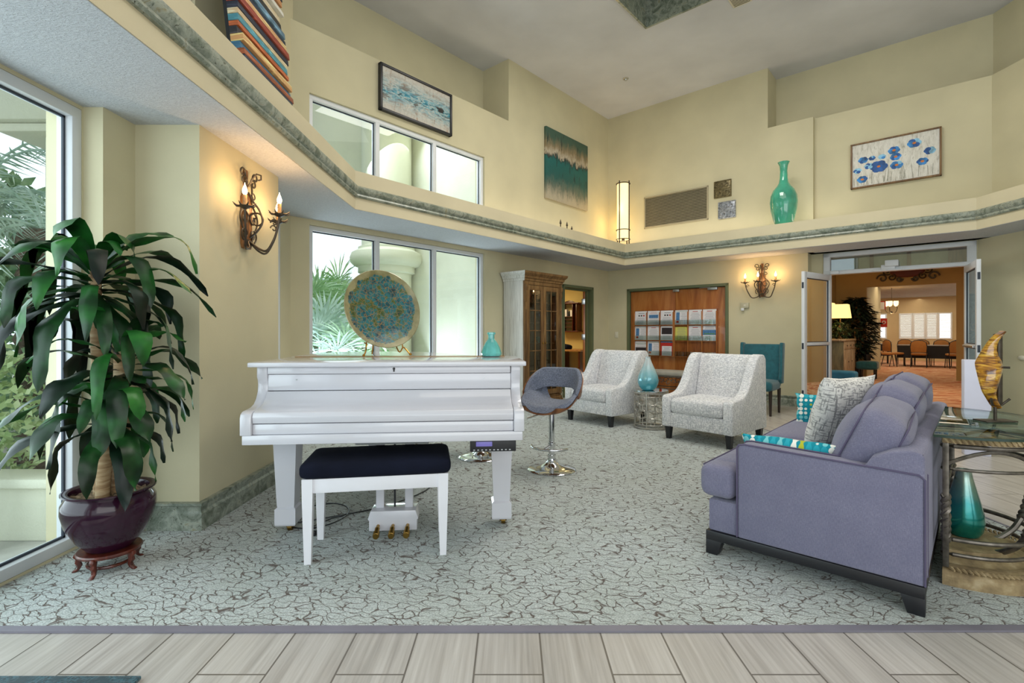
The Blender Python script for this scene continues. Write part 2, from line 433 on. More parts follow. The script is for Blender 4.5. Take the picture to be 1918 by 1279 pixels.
# carpet edge on the right side: thin dark strip
mb = MB(); mb.prism([(3.02, 2.04), (3.035, 2.04), (3.065, 3.6), (3.115, 6.3), (3.265, 9.2), (3.25, 9.2), (3.1, 6.3), (3.05, 3.6)], .001, .009)
struct(mb.build('trim_carpet_side', flat('grey_carpet_edge_strip', '7F7C88')))
mb = MB()
P = [RW(s, n) for s, n in ((2.8, .2), (7.5, .2), (7.5, 18.2), (-4, 18.2), (-4, 7.4), (2.8, 7.4))]
mb.f([mb.v((p[0], p[1], .004)) for p in P]); struct(mb.build('floor_hall', M_HCARPET))
mb = MB(); P = [LW(t, m) for t, m in ((.5, .1), (6, .1), (6, 4), (.5, 4))]
mb.f([mb.v((p[0], p[1], .004)) for p in P]); struct(mb.build('floor_office', flat('beige_office_carpet', 'B09A70', .9)))

# left wall with its windows (local x = world y, local y = outward)
WL = dict(loc=(-2.4, 0, 0), rotz=PI/2)
mb = wall_mb(-4.5, 5.5, 0, ZC, 0, .2, [(-1.2, 2.80, .02, 2.44), (4.15, 5.20, .02, 2.44), (.9, 3.80, 3.1, 4.45)])
struct(mb.build('wall_left', M_WALL, **WL))
mb = MB().prism([(-2.4, 3.05), (-2.29, 3.05), (-2.29, 2.81), (-2.4, 2.81)], 0, ZS)
struct(mb.build('wall_left_jamb', M_WALL))
mb = MB().prism([(-2.4, 3.05), (-1.90, 3.05), (-1.90, 4.08), (-2.4, 4.08)], 0, ZS+.01)
struct(mb.build('wall_left_pier', M_WALL))
# back-left wall
tw0, tw1 = -2.80, -.03
mb = wall_mb(-3.3, 3.75, 0, ZR, 0, .2, [(tw0, tw1, .30, 2.40), (tw0, tw1, 2.95, 3.875), (2.0, 2.98, -1, 2.06)])
wall_mb(.52, 3.75, ZR, ZC, 0, .6, mb=mb)
wall_mb(-3.6, .6, ZR, ZC, .58, .7, mb=mb)
mb.box(-3.6, .6, .2, .62, ZR-.06, ZR)
struct(mb.build('wall_back_left', M_WALL, loc=LW_LOC, rotz=ROT_L))
# back-right wall
mb = wall_mb(-.3, 3.627, 0, ZS, 0, .25, [(.46, 2.40, -1, 2.04)])
wall_mb(-.3, 3.70, ZS, ZR, 0, .25, mb=mb)
wall_mb(-.3, 3.04, ZR, ZC, 0, .52, mb=mb)
wall_mb(3.5, 6.0, 0, ZS, .25, .35, [(3.80, 5.60, -1, 2.45)], mb=mb)
wall_mb(3.6, 6.2, ZS-.0, ZR, .10, .35, mb=mb)
wall_mb(2.9, 7.0, ZR, ZC, .52, .6, mb=mb)
mb.box(3.0, 6.6, .25, .55, ZR-.06, ZR)
struct(mb.build('wall_back_right', M_WALL, loc=RW_LOC, rotz=ROT_R))
# right wall (local x = -world y, local y = outward)
mb = wall_mb(-6.9, 4.5, 0, ZR, 0, .2); wall_mb(-7.3, 4.5, ZR, ZC, .3, .45, mb=mb); mb.box(-7.3, 4.5, .2, .4, ZR-.06, ZR)
struct(mb.build('wall_right', M_WALL, loc=(6.35, 0, 0), rotz=-PI/2))
# ceiling with a square coffer
K = (1.93, 7.20); CO = 2.0
def KP(p, q, z): return (K[0]+V[0]*p+U[0]*q, K[1]+V[1]*p+U[1]*q, z)
mb = MB()
ps = (-9, 0, CO, 12); qs = (-13, -CO, 0, 6)
for i in range(3):
    for j in range(3):
        if (i, j) == (1, 1): continue
        mb.f([mb.v(KP(ps[a], qs[b], ZC)) for a, b in ((i, j), (i, j+1), (i+1, j+1), (i+1, j))])
mb.f([mb.v(KP(a, b, ZC+1.2)) for a, b in ((0, -CO), (0, 0), (CO, 0), (CO, -CO))])
struct(mb.build('ceiling', M_CEIL))
mb = MB(); mb.T = Matrix.Translation((K[0], K[1], 0)) @ Matrix.Rotation(ROT_R, 4, 'Z')
sweep(mb, [(0, -CO), (CO, -CO), (CO, 0), (0, 0), (0, -CO), ], [(0, ZC+1.2), (0, ZC-.03), (-.03, ZC-.03), (-.03, ZC+1.2)])
struct(mb.build('trim_coffer', M_MARBLE))
# soffit ring, fascia and marble moulding
INN = [(-1.61, -4.5), (-1.61, 5.15), (2.13, 9.48), (5.73, 6.19), (5.73, -4.5)]
OUT = [(-2.45, -4.5), (-2.45, 5.46), RW(-.3, .02)[:2], RW(0, .30)[:2], RW(5.9, .30)[:2], (6.4, 6.6), (6.4, -4.5)]
def ring(zz0, zz1, inn):
    mb = MB(); quads = [(inn[0], inn[1], OUT[1], OUT[0]), (inn[1], inn[2], OUT[3], OUT[2], OUT[1]), (inn[2], inn[3], OUT[5], OUT[4], OUT[3]), (inn[3], inn[4], OUT[6], OUT[5])]
    for q in quads:
        mb.f([mb.v((p[0], p[1], zz1)) for p in q]); mb.f([mb.v((p[0], p[1], zz0)) for p in q][::-1])
    for a, b in zip(inn[:-1], inn[1:]): mb.f([mb.v((a[0], a[1], zz0)), mb.v((b[0], b[1], zz0)), mb.v((b[0], b[1], zz1)), mb.v((a[0], a[1], zz1))])
    return mb
struct(ring(ZS+.004, ZL, INN).build('trim_fascia', M_FASCIA))
INN2 = offset_path(INN, .004)
struct(ring(ZS, ZS+.004, INN2).build('ceiling_soffit', M_SOFFIT))
mb = sweep(MB(), INN, [(.01, 2.585), (-.018, 2.585), (-.03, 2.60), (-.022, 2.622), (-.034, 2.632), (-.046, 2.655), (-.046, 2.685), (-.03, 2.70), (.01, 2.70)])
struct(mb.build('trim_moulding', M_MARBLE))
# baseboards
def bprof(h=.17): return [(0.0, .0), (-.035, .0), (-.035, h*.62), (-.022, h*.70), (-.022, h*.86), (-.034, h*.90), (-.034, h), (0, h)]
for nm, path in (('baseboard_pier', [(-2.29, 2.86), (-2.29, 3.05), (-1.90, 3.05), (-1.90, 4.08), (-2.4, 4.08)]),
                 ('baseboard_bay', [(-2.4, 5.2), (-2.4, 5.44), LW(1.96)[:2]]),
                 ('baseboard_corner', [LW(3.02)[:2], CN, RW(.43)[:2]]),
                 ('baseboard_back_right', [RW(2.43)[:2], RW(3.627)[:2], RW(3.627, .25)[:2], RW(3.79, .25)[:2]]),
                 ('baseboard_right', [RW(5.62, .25)[:2], (6.35, 6.75), (6.35, -2)])):
    struct(sweep(MB(), path, [(-d, z) for d, z in bprof()] if False else bprof()).build(nm, M_MARBLE))

# ------------------------------------------------------------ windows
def window(name, x0, x1, z0, z1, mull, loc, rotz, fw=.055, y0=.03, y1=.12, bars=()):
    r = bpy.data.objects.new(name, None); C.objects.link(r); r.location = loc; r.rotation_euler = (0, 0, rotz); struct(r)
    mb = MB()
    mb.rbox(x0, x1, y0, y1, z0, z0+fw, .006); mb.rbox(x0, x1, y0, y1, z1-fw, z1, .006)
    mb.rbox(x0, x0+fw, y0, y1, z0+fw*.9, z1-fw*.9, .006); mb.rbox(x1-fw, x1, y0, y1, z0+fw*.9, z1-fw*.9, .006)
    for m in mull: mb.rbox(m-fw*.55, m+fw*.55, y0, y1, z0+fw*.9, z1-fw*.9, .006)
    mb.build('window_frame', M_WHITEF, r)
    xs = [x0+fw]+[k for m in mull for k in (m-fw*.55, m+fw*.55)]+[x1-fw]
    for i in range(0, len(xs), 2):
        a, b = xs[i], xs[i+1]; c, d = z0+fw, z1-fw; g = .012; yy = y0+.045
        mb = MB(); mb.box(a, b, yy-.006, yy+.006, c, c+g); mb.box(a, b, yy-.006, yy+.006, d-g, d)
        mb.box(a, a+g, yy-.006, yy+.006, c, d); mb.box(b-g, b, yy-.006, yy+.006, c, d)
        mb.build('gasket', M_GASKET, r)
        mb = MB(); mb.f([mb.v(p) for p in ((a, yy, c), (b, yy, c), (b, yy, d), (a, yy, d))]); mb.build('pane', M_GLASSW, r)
    return r
window('window_1', -1.2, 2.80, .02, 2.44, [.7], (-2.4, 0, 0), PI/2, .06, .0, .09)
window('window_2', 4.15, 5.20, .02, 2.44, [], (-2.4, 0, 0), PI/2, .06, .0, .09)
window('window_3', .9, 3.80, 3.1, 4.45, [2.3], (-2.4, 0, 0), PI/2)
m1 = on_left(707.5, 500, .03)[0]; m2 = on_left(814.5, 500, .03)[0]
window('window_4', tw0, tw1, .30, 2.40, [m1, m2], LW_LOC, ROT_L)
window('window_5', tw0, tw1, 2.95, 3.875, [m1, m2], LW_LOC, ROT_L)

# ------------------------------------------------------------ doors
def casing(x0, x1, z1, w=.05, d=.03):
    mb = MB(); mb.rbox(x0-w, x0, -d, .12, 0, z1+w, .004); mb.rbox(x1, x1+w, -d, .12, 0, z1+w, .004); mb.rbox(x0-w, x1+w, -d, .12, z1, z1+w, .004)
    mb.rbox(x0, x0+.03, .06, .12, 0, z1, .003); mb.rbox(x1-.03, x1, .06, .12, 0, z1, .003); mb.rbox(x0, x1, .06, .12, z1-.03, z1, .003); return mb
struct(casing(2.03, 2.95, 2.03).build('trim_office_door', M_GREENF, loc=LW_LOC, rotz=ROT_L))
struct(casing(.50, 2.36, 2.01).build('trim_double_door', M_GREENF, loc=RW_LOC, rotz=ROT_R))
def leaf_solid(name, x0, x1):
    r = bpy.data.objects.new(name, None); C.objects.link(r); r.location = RW_LOC; r.rotation_euler = (0, 0, ROT_R); struct(r)
    MB().rbox(x0, x1, .02, .06, .01, 2.0, .004).build('door_panel', M_DOORW, r)
    return r
d1 = leaf_solid('door_1', .51, 1.428); d2 = leaf_solid('door_2', 1.432, 2.35)
mb = MB(); mb.rbox(1.40, 1.52, -.02, .02, 1.955, 2.0, .005); mb.build('door_closer', M_SILVER, d2)
mb = MB(); mb.rbox(2.05, 2.22, -.03, .02, 1.955, 2.0, .005); mb.tube([(1.9, -.01, 2.0), (2.1, -.035, 2.0)], .008); mb.build('door_closer', M_SILVER, d2)
# office door, opened inward, hinge side at t=2.95
r = bpy.data.objects.new('door_3', None); C.objects.link(r); p = LW(2.90, .13); r.location = p; r.rotation_euler = (0, 0, math.radians(80)); struct(r)
MB().rbox(0, .88, -.02, .025, .01, 2.02, .004).build('door_panel', M_DOORW, r)
for z in (.3, 1.05, 1.75):
    MB().rbox(-.012, .0, -.02, .05, z, z+.11, .003).build('hinge', M_SILVER, r)
# french doors
r = bpy.data.objects.new('door_4', None); C.objects.link(r); r.location = RW_LOC; r.rotation_euler = (0, 0, ROT_R); struct(r)
mb = MB(); y0, y1 = .22, .33
mb.rbox(3.80, 3.89, y0, y1, 0, 2.45, .006); mb.rbox(5.50, 5.60, y0, y1, 0, 2.45, .006); mb.rbox(3.80, 5.60, y0, y1, 2.385, 2.45, .006); mb.rbox(3.80, 5.60, y0-.01, y1, 2.11, 2.17, .006)
mb.build('door_frame', M_WHITEF, r)
mb = MB(); mb.f([mb.v(p) for p in ((3.89, .28, 2.17), (5.50, .28, 2.17), (5.50, .28, 2.385), (3.89, .28, 2.385))]); mb.build('transom_pane', M_GLASSD, r)
mb = MB(); mb.rbox(4.55, 4.72, .16, .22, 2.13, 2.20, .008); mb.rbox(4.60, 4.76, .12, .2, 2.17, 2.26, .008); mb.rbox(4.45, 4.80, .17, .21, 2.11, 2.135, .005)
mb.build('door_closer', M_WHITEF, r)
mb = MB(); mb.rbox(3.90, 4.02, .17, .22, 2.11, 2.16, .006); mb.build('hinge_cover', M_WHITEF, r)
def glass_leaf(name, hinge, free):
    dx, dy = free[0]-hinge[0], free[1]-hinge[1]; w = math.hypot(dx, dy)
    r = bpy.data.objects.new(name, None); C.objects.link(r); r.location = (hinge[0], hinge[1], .0); r.rotation_euler = (0, 0, math.atan2(dy, dx)); struct(r)
    mb = MB(); t = .022; s = .085; h = 2.10
    mb.rbox(0, s, -t, t, .01, h, .005); mb.rbox(w-s, w, -t, t, .01, h, .005)
    mb.rbox(s*.9, w-s*.9, -t, t, .01, .19, .005); mb.rbox(s*.9, w-s*.9, -t, t, h-.09, h, .005); mb.rbox(s*.9, w-s*.9, -t, t, 1.00, 1.045, .005)
    mb.build('leaf_frame', M_WHITEF, r)
    mb = MB(); g = .012
    for c, d in ((.19, 1.0), (1.045, h-.09)):
        mb.box(s, w-s, -.008, .008, c, c+g); mb.box(s, w-s, -.008, .008, d-g, d); mb.box(s, s+g, -.008, .008, c, d); mb.box(w-s-g, w-s, -.008, .008, c, d)
    mb.build('gasket', M_GASKET, r)
    mb = MB()
    for c, d in ((.19, 1.0), (1.045, h-.09)): mb.f([mb.v(p) for p in ((s, 0, c), (w-s, 0, c), (w-s, 0, d), (s, 0, d))])
    mb.build('pane', M_GLASSD, r)
    for z in (.25, .95, 1.85):
        MB().rbox(w-.012, w+.004, -.014, .014, z, z+.09, .002).build('edge_bolt', M_GASKET, r)
    mb = MB().rbox(s, w-s, -.05, -.03, 1.0, 1.03, .006); mb.build('push_bar', M_SILVER, r)
glass_leaf('door_5', RW(3.90, .2)[:2], (4.30, 7.42))
glass_leaf('door_6', RW(5.49, .2)[:2], (5.74, 6.17))

# ------------------------------------------------------------ office behind the open door
def ow(name, t0, m0, t1, m1, z0, z1, mat):
    a, b = LW(t0, m0), LW(t1, m1); mb = MB(); mb.f([mb.v((a[0], a[1], z0)), mb.v((b[0], b[1], z0)), mb.v((b[0], b[1], z1)), mb.v((a[0], a[1], z1))])
    return struct(mb.build(name, mat))
ow('wall_office_back', .4, 3.6, 4.6, 3.6, 0, 2.5, M_YELLOW); ow('wall_office_left', .4, .2, .4, 3.6, 0, 2.5, M_YELLOW); ow('wall_office_right', 4.6, .2, 4.6, 3.6, 0, 2.5, M_YELLOW)
mb = MB(); mb.f([mb.v(LW(t, m, 2.46)) for t, m in ((.4, .2), (6, .2), (6, 3.6), (.4, 3.6))]); struct(mb.build('ceiling_office', M_CEIL))

# ------------------------------------------------------------ hall and dining room beyond the glass doors
def hw(name, mat, a0, a1, z0, z1, n0, n1, holes=()):
    return struct(wall_mb(a0, a1, z0, z1, n0, n1, holes).build(name, mat, loc=RW_LOC, rotz=ROT_R))
hw('wall_hall_back', M_OCHRE, -1, 8.5, 0, 3.1, 7.46, 7.62, [(3.56, 5.38, -1, 2.42)])
def hs(name, mat, s, n0, n1, z1, th=.12, holes=()):
    p = RW(s, 0); return struct(wall_mb(n0, n1, 0, z1, -th/2, th/2, holes).build(name, mat, loc=p, rotz=ROT_R+PI/2))
hs('wall_hall_left', M_OCHRE, 2.80, .3, 7.46, 3.1); hs('wall_hall_right', M_OCHRE, 6.9, .3, 7.46, 3.1)
hs('wall_corridor_left', M_WALL, 3.49, 7.62, 10.9, 2.75, .12, [(8.6, 9.9, 1.05, 1.75)])
hw('wall_dining_back', M_DINING, -4, 9, 0, 2.9, 18, 18.1)
hs('wall_dining_left', M_DINING, -3, 10.9, 18, 2.9); hs('wall_dining_right', M_DINING, 8.5, 7.6, 18, 2.9)
hw('wall_dining_front', M_DINING, -3, 3.43, 0, 2.9, 10.9, 11.0)
mb = MB(); mb.f([mb.v(RW(s, n, 3.05)) for s, n in ((2.5, .3), (7.2, .3), (7.2, 7.5), (2.5, 7.5))]); struct(mb.build('ceiling_hall', flat('dark_ochre_ceiling', '6A4E2C', .8)))
mb = MB(); mb.f([mb.v(RW(s, n, 2.66)) for s, n in ((-4, 7.6), (9, 7.6), (9, 18.2), (-4, 18.2))]); struct(mb.build('ceiling_dining', flat('grey_dining_ceiling', 'A9A59C', .8)))
# added frame and panels, stand-in for the reflected view in the transom glass
r = thing('transom_view_stand_in', 'added dark brown frame with pale panels standing in for the reflected transom view', 'screen', RW_LOC, ROT_R)
mb = MB(); zt0, zt1 = 2.20, 2.62
mb.box(3.7, 6.2, .75, .80, zt1-.04, zt1+.3); mb.box(3.7, 6.2, .75, .8, zt0-.03, zt0)
for x in (3.75, 4.35, 4.82, 5.3): mb.box(x, x+.05, .75, .80, zt0, zt1)
mb.box(5.35, 6.2, .75, .8, zt0, zt1); mb.build('frame', M_ARMO, r)
for a, b in ((3.8, 4.35), (4.4, 4.82), (4.87, 5.3)):
    MB().box(a, b, .77, .78, zt0, zt1-.04).build('panel', flat('pale_green_panel', 'A8A886', .6), r)

# ------------------------------------------------------------ exterior
mb = MB(); mb.f([mb.v(p) for p in ((-16, -8, -.03), (-2.6, -8, -.03), (-2.6, 5.5, -.03), LW(.4, .2, -.03), LW(.4, 14, -.03), (-16, 20, -.03))])
struct(mb.build('ground_outside', flat('pale_concrete_paving', 'C2C0B8', .8, bump=.3, bscale=80, var=.08)))
mb = MB(); mb.rbox(-9, -2.66, 2.95, 3.1, -.03, .29, .01); mb.rbox(-9, -2.64, 2.90, 3.13, .29, .35, .015)
struct(mb.build('wall_planter', M_STUCCO))
mb = MB(); mb.rbox(-3.12, -2.62, 3.35, 3.8, -.03, 2.55, .01)
mb.rbox(-3.35, -2.62, 3.25, 3.9, 2.5, 2.56, .02); mb.rbox(-3.4, -2.62, 3.22, 3.95, 2.56, 2.78, .05); mb.rbox(-5, -2.62, 3.3, 3.85, 2.78, 3.6, .01)
struct(mb.build('wall_exterior_pillar', M_STUCCO))
# exterior wall right of the bay and round column with torus
a, b = LW(.10, .2), LW(.10, 2.6); c = LW(.10, .75)
mb = MB(); mb.f([mb.v((a[0], a[1], 0)), mb.v((b[0], b[1], 0)), mb.v((b[0], b[1], 7)), mb.v((c[0], c[1], 7)), mb.v((c[0], c[1], 4.5)), mb.v((a[0], a[1], 4.5))])
mb.f([mb.v((b[0], b[1], 0)), mb.v(LW(1.2, 2.6, 0)), mb.v(LW(1.2, 2.6, 7)), mb.v((b[0], b[1], 7))])
struct(mb.build('wall_exterior', M_STUCCO))
mb = MB(); R0 = .43
mb.lathe([(R0, 0), (R0, 2.22), (R0+.06, 2.24), (R0+.06, 2.34), (R0+.13, 2.36), (R0+.19, 2.42), (R0+.20, 2.50), (R0+.17, 2.58), (R0+.1, 2.62), (R0+.06, 2.64), (R0+.06, 2.68), (R0, 2.70), (R0, 5.4)], 40, (-2.22, 8.9, 0))
struct(mb.build('column_exterior', M_STUCCO))
mb = MB()
# sloped arch face left of the column
q = [(-2.65, 9.0, 3.4), (-2.2, 8.95, 3.1), (-2.2, 8.95, 6), (-5.2, 9.3, 6), (-4.0, 9.2, 4.8)]
mb.f([mb.v(p) for p in q]); struct(mb.build('ceiling_porch', M_STUCCO))
mb = MB(); mb.rbox(-9, -2.7, 13, 14.5, -.03, 2.35, .02); mb.rbox(-9.3, -2.5, 12.7, 14.8, 2.35, 2.55, .03)
tag(mb.build('neighbouring_building', flat('pale_blue_white_stucco', 'DDEBEC', .8)), 'low pale building with a flat roof edge seen through the bay window', 'building')
rl = thing('white_railing', 'white post railing behind the palms outside the bay window', 'railing', (0, 0, 0))
for k in range(9):
    x = -6.2+k*.5; MB().rbox(x-.03, x+.03, 10.6, 10.66, -.03, 1.9, .005).build('post', M_WHITEF, rl)
MB().rbox(-6.3, -2.1, 10.59, 10.67, 1.05, 1.12, .01).build('rail', M_WHITEF, rl)
MB().rbox(-6.3, -2.1, 10.59, 10.67, .30, .36, .01).build('rail', M_WHITEF, rl)

def leafmat(name, a, b, c, rough=.5):
    g = G(name); g.col(g.ramp(g.noise(g.vec(), 5, 3), [(.3, a), (.5, b), (.7, c)])).pr(rough); 
    g.b.inputs['Subsurface Weight'].default_value = 0; return g.m
M_FROND = leafmat('pale_palm_frond', '6C9A62', '9CC08A', 'D0E6C8')
M_FROND2 = leafmat('silvery_palm_frond', '86A493', 'B4CFC0', 'E2F2EC')
M_BUSH = leafmat('yellow_green_bush', '8FB070', 'BFD296', 'E6EEC4')
M_BUSH2 = leafmat('mid_green_bush', '6A9068', '96B68C', 'C6DCBC')
M_PTRUNK = flat('rough_palm_trunk', '7A665C', .9, var=.25, nscale=30)
def fan_palm(name, label, base, stems, mat, seed, trunk=0, bl=.55, spread=.5):
    rd = random.Random(seed); r = thing(name, label, 'palm', base, 0, None)
    if trunk: MB().cyl(0, 0, 0, trunk, .16, .13, 14).build('trunk', M_PTRUNK, r)
    mb = MB()
    for k in range(stems):
        az = 2*PI*k/stems+rd.uniform(-.3, .3); el = rd.uniform(.35, 1.35); L = rd.uniform(.5, 1.0)*spread*2
        P0 = Vector((0, 0, trunk)); tip = P0+Vector((math.cos(az)*math.cos(el), math.sin(az)*math.cos(el), math.sin(el)))*L
        mb.tube([P0, (P0+tip)/2+Vector((0, 0, .06)), tip], .012, 5)
        d = (tip-P0).normalized(); side = d.cross(Vector((0, 0, 1))).normalized(); upv = side.cross(d)
        nb = 20
        for i in range(nb):
            a = (i/(nb-1)-.5)*math.radians(250); L2 = bl*(1-.25*abs(i/(nb-1)-.5))*rd.uniform(.85, 1.1)
            dr = (d*math.cos(a)+side*math.sin(a)+upv*rd.uniform(.05, .25)).normalized(); w = .018
            sd = dr.cross(upv).normalized()*w; p0 = tip; p1 = tip+dr*L2*.55; p2 = tip+dr*L2-Vector((0, 0, .12*L2))
            mb.f([mb.v(p0-sd*.3), mb.v(p0+sd*.3), mb.v(p1+sd), mb.v(p1-sd)]); mb.f([mb.v(p1-sd), mb.v(p1+sd), mb.v(p2)])
    mb.build('fronds', mat, r); return r
fan_palm('fan_palm', 'tall fan palm behind the left pane of the bay window', (-3.15, 8.4, 0), 11, M_FROND, 1, 1.35, .62, .42)
fan_palm('fan_palm', 'low silvery fan palm outside, nearest the bay window', (-2.75, 7.25, 0), 12, M_FROND2, 2, .7, .6, .45)
fan_palm('fan_palm', 'fan palm outside between the railing and the mosaic plate', (-2.35, 7.7, 0), 11, M_FROND, 3, .75, .55, .42)
fan_palm('fan_palm', 'fan palm at the left edge of the bay window view', (-3.9, 9.3, 0), 10, M_FROND, 5, 1.0, .6, .45)
def feather_palm(name, label, base, trunk, mat, seed, n=14, L=1.7):
    rd = random.Random(seed); r = thing(name, label, 'palm', base)
    mb = MB(); mb.lathe([(.17+.035*(i % 2), trunk*i/24) for i in range(25)], 14); mb.build('trunk', M_PTRUNK, r)
    mb = MB()
    for k in range(n):
        az = 2*PI*k/n+rd.uniform(-.2, .2); el = rd.uniform(-.2, 1.2); p = Vector((0, 0, trunk)); pts = [p.copy()]; e = el
        for i in range(12):
            p = p+Vector((math.cos(az)*math.cos(e), math.sin(az)*math.cos(e), math.sin(e)))*L/12; e -= .17; pts.append(p.copy())
        mb.tube(pts, .012, 5)
        for i in range(1, 12):
            for q in range(3):
                c = pts[i].lerp(pts[i+1], q/3) if i < 12 else pts[i]; t = (pts[min(12, i+1)]-pts[i-1]).normalized()
                for sg in (-1, 1):
                    sd = t.cross(Vector((0, 0, 1))).normalized()*sg; dr = (sd*.8+t*.5-Vector((0, 0, rd.uniform(.2, .7)))).normalized(); l = .42*(1-abs(i-6)/11)
                    w = t*.014; mb.f([mb.v(c-w), mb.v(c+w), mb.v(c+dr*l)])
    mb.build('fronds', mat, r); return r
feather_palm('feather_palm', 'feathery palm with rough trunk outside the large left window', (-4.2, 4.5, 0), 2.1, M_FROND2, 4, 16, 1.9)
feather_palm('feather_palm', 'palm further back outside the large left window', (-5.6, 5.2, 0), 2.6, M_FROND2, 9, 16, 2.2)
def bush(name, label, base, rx, ry, h, mat, seed, n=900, ls=.07):
    rd = random.Random(seed); mb = MB()
    for k in range(n):
        th = rd.uniform(0, 2*PI); z = rd.uniform(0, 1); rr = math.sqrt(max(0, 1-(z*2-1)**2*.8))*rd.uniform(.6, 1)
        p = Vector((rx*rr*math.cos(th), ry*rr*math.sin(th), z*h)); d = Vector((rd.uniform(-1, 1), rd.uniform(-1, 1), rd.uniform(-.2, 1))).normalized()
        s_ = d.cross(Vector((rd.uniform(-1, 1), rd.uniform(-1, 1), .3))).normalized()*ls*.3; l = ls*rd.uniform(.7, 1.4)
        mb.f([mb.v(p), mb.v(p+d*l*.5+s_), mb.v(p+d*l), mb.v(p+d*l*.5-s_)])
    o = mb.build(name, mat, loc=base); tag(o, label, 'bush'); return o
bush('leafy_bush', 'yellow green bush in the low planter outside the left window', (-4.15, 3.62, .0), .85, .3, 1.15, M_BUSH, 1, 1600)
bush('leafy_bush', 'dark green bush rising behind the yellow green one outside', (-4.6, 4.5, 0), 1.2, .5, 1.9, M_BUSH2, 2, 2600, .10)
bush('leafy_bush', 'tall green hedge bush furthest out beyond the left window', (-7.6, 6.5, 0), 2.6, .8, 3.2, M_BUSH2, 3, 3600, .17)
bush('leafy_bush', 'low green bush under the fan palms outside the bay window', (-3.3, 9.8, 0), 1.2, .5, 1.2, M_BUSH2, 6, 2200, .09)
bush('leafy_bush', 'small pale bush beside the round exterior column', (-2.9, 8.7, 0), .5, .4, .9, M_BUSH, 8, 1200, .08)

# ------------------------------------------------------------ camera, world, lights
cam = bpy.data.cameras.new('camera'); co = bpy.data.objects.new('camera', cam); C.objects.link(co); sc.camera = co
co.location = (0, 0, H); co.rotation_euler = (PI/2, 0, 0); cam.sensor_width = 36; cam.lens = 36*940/1918
cam.shift_y = -17.5/1918; cam.clip_start = .05; cam.clip_end = 200
w = bpy.data.worlds.new('world'); sc.world = w; w.use_nodes = True; nt = w.node_tree; bg = nt.nodes['Background']
bg.inputs[0].default_value = lin('E6F3F8'); bg.inputs[1].default_value = 1.9
def area(name, loc, rot, sx, sy, power, col='FFFFFF'):
    l = bpy.data.lights.new(name, 'AREA'); l.shape = 'RECTANGLE'; l.size = sx; l.size_y = sy; l.energy = power; l.color = lin(col)[:3]
    o = bpy.data.objects.new(name, l); C.objects.link(o); o.location = loc; o.rotation_euler = rot; return o
def point(name, loc, power, col='FFD9A0', r=.05):
    l = bpy.data.lights.new(name, 'POINT'); l.energy = power; l.color = lin(col)[:3]; l.shadow_soft_size = r
    o = bpy.data.objects.new(name, l); C.objects.link(o); o.location = loc; return o
kc = KP(CO/2, -CO/2, ZC-.04); area('skylight_lamp', kc, (0, 0, ROT_R), 1.7, 1.7, 110, 'FFFAF0')
area('daylight_bay', LW(-1.4, 1.6, 4.6), (math.radians(50), 0, ROT_L+PI), 2.6, 1.6, 120, 'EEF6FF')
area('daylight_bay_low', LW(-1.4, 1.3, .55), (math.radians(125), 0, ROT_L+PI), 2.6, 1.0, 75, 'E4F2FF')  # added low area light, stands in for ground bounce onto the bay soffit
area('daylight_left', (-2.9, 1.4, 1.5), (0, -PI/2, 0), 2.6, 2.6, 65, 'E8F6FF')
area('ceiling_fill', (1.5, 3.4, ZC-.1), (0, 0, 0), 4, 4, 95, 'FFF8EE')  # added fill under the ceiling, no fixture hangs here
area('behind_camera_fill', (1.8, -3.2, 2.2), (math.radians(100), 0, 0), 6, 3, 120, 'FFFAF4')  # added fill behind the camera, not a lamp of the room
area('hall_lamp', RW(5.0, 3.5, 2.95), (0, 0, 0), 2.5, 3, 75, 'FFE6C4')
area('corridor_lamp', RW(4.4, 9.5, 2.6), (0, 0, 0), 1.2, 2, 22, 'FFE4BC')
area('dining_lamp', RW(4.0, 14.5, 2.6), (0, 0, 0), 5, 5, 110, 'FFEFD6')
area('office_lamp', LW(3.0, 2.0, 2.4), (0, 0, 0), 1.2, 1.2, 55, 'FFE2AC')
area('ledge_fill_left', LW(2.2, -.25, ZL+.05), (PI, 0, ROT_L), 5.0, .25, 9, 'FFF0DC')  # added up-light on the ledge to brighten ceiling, no cove fitting
area('ledge_fill_right', RW(2.2, -.25, ZL+.05), (PI, 0, ROT_R), 4.0, .25, 9, 'FFF0DC')  # same added up-light along the back-right ledge
area('ledge_fill_side', (6.0, 2.5, ZL+.05), (PI, 0, PI/2), 6.0, .25, 16, 'FFF0DC')  # same added up-light along the right side ledge
sc.view_settings.view_transform = 'Standard'; sc.view_settings.look = 'None'; sc.view_settings.exposure = -.22
# ============================================================ FURNITURE
F0 = .006
# ---- grand piano
pn = thing('grand_piano', 'glossy white grand piano with closed lid and keyboard cover, in front of the bay window', 'piano', (-.6725, 2.663, F0), math.radians(4.85))
W2 = .7425
cheek = [(0, .655), (0, .745), (.008, .766), (.03, .778), (.08, .781), (.13, .785), (.17, .797), (.20, .822), (.222, .86), (.228, .90), (.222, .925), (.212, .94), (.212, .998), (.40, .998), (.40, .655)]
for sg in (-1, 1):
    x0, x1 = (-W2, -W2+.056) if sg < 0 else (W2-.056, W2)
    MB().prism(cheek, x0, x1, 'x', .004).build('cheek', M_WHITEP, pn)
MB().rbox(-W2+.008, W2-.008, .005, .5, .605, .655, .005).build('key_bed', M_WHITEP, pn)
MB().rbox(-W2+.057, W2-.057, .018, .06, .656, .712, .006).build('key_slip', M_WHITEP, pn)
fb = [(.012, .716), (.008, .75), (.02, .772), (.05, .782), (.10, .79), (.145, .803), (.178, .83), (.198, .862), (.25, .862), (.25, .716)]
MB().prism(fb, -W2+.059, W2-.059, 'x', .003).build('keyboard_cover', M_WHITEP, pn)
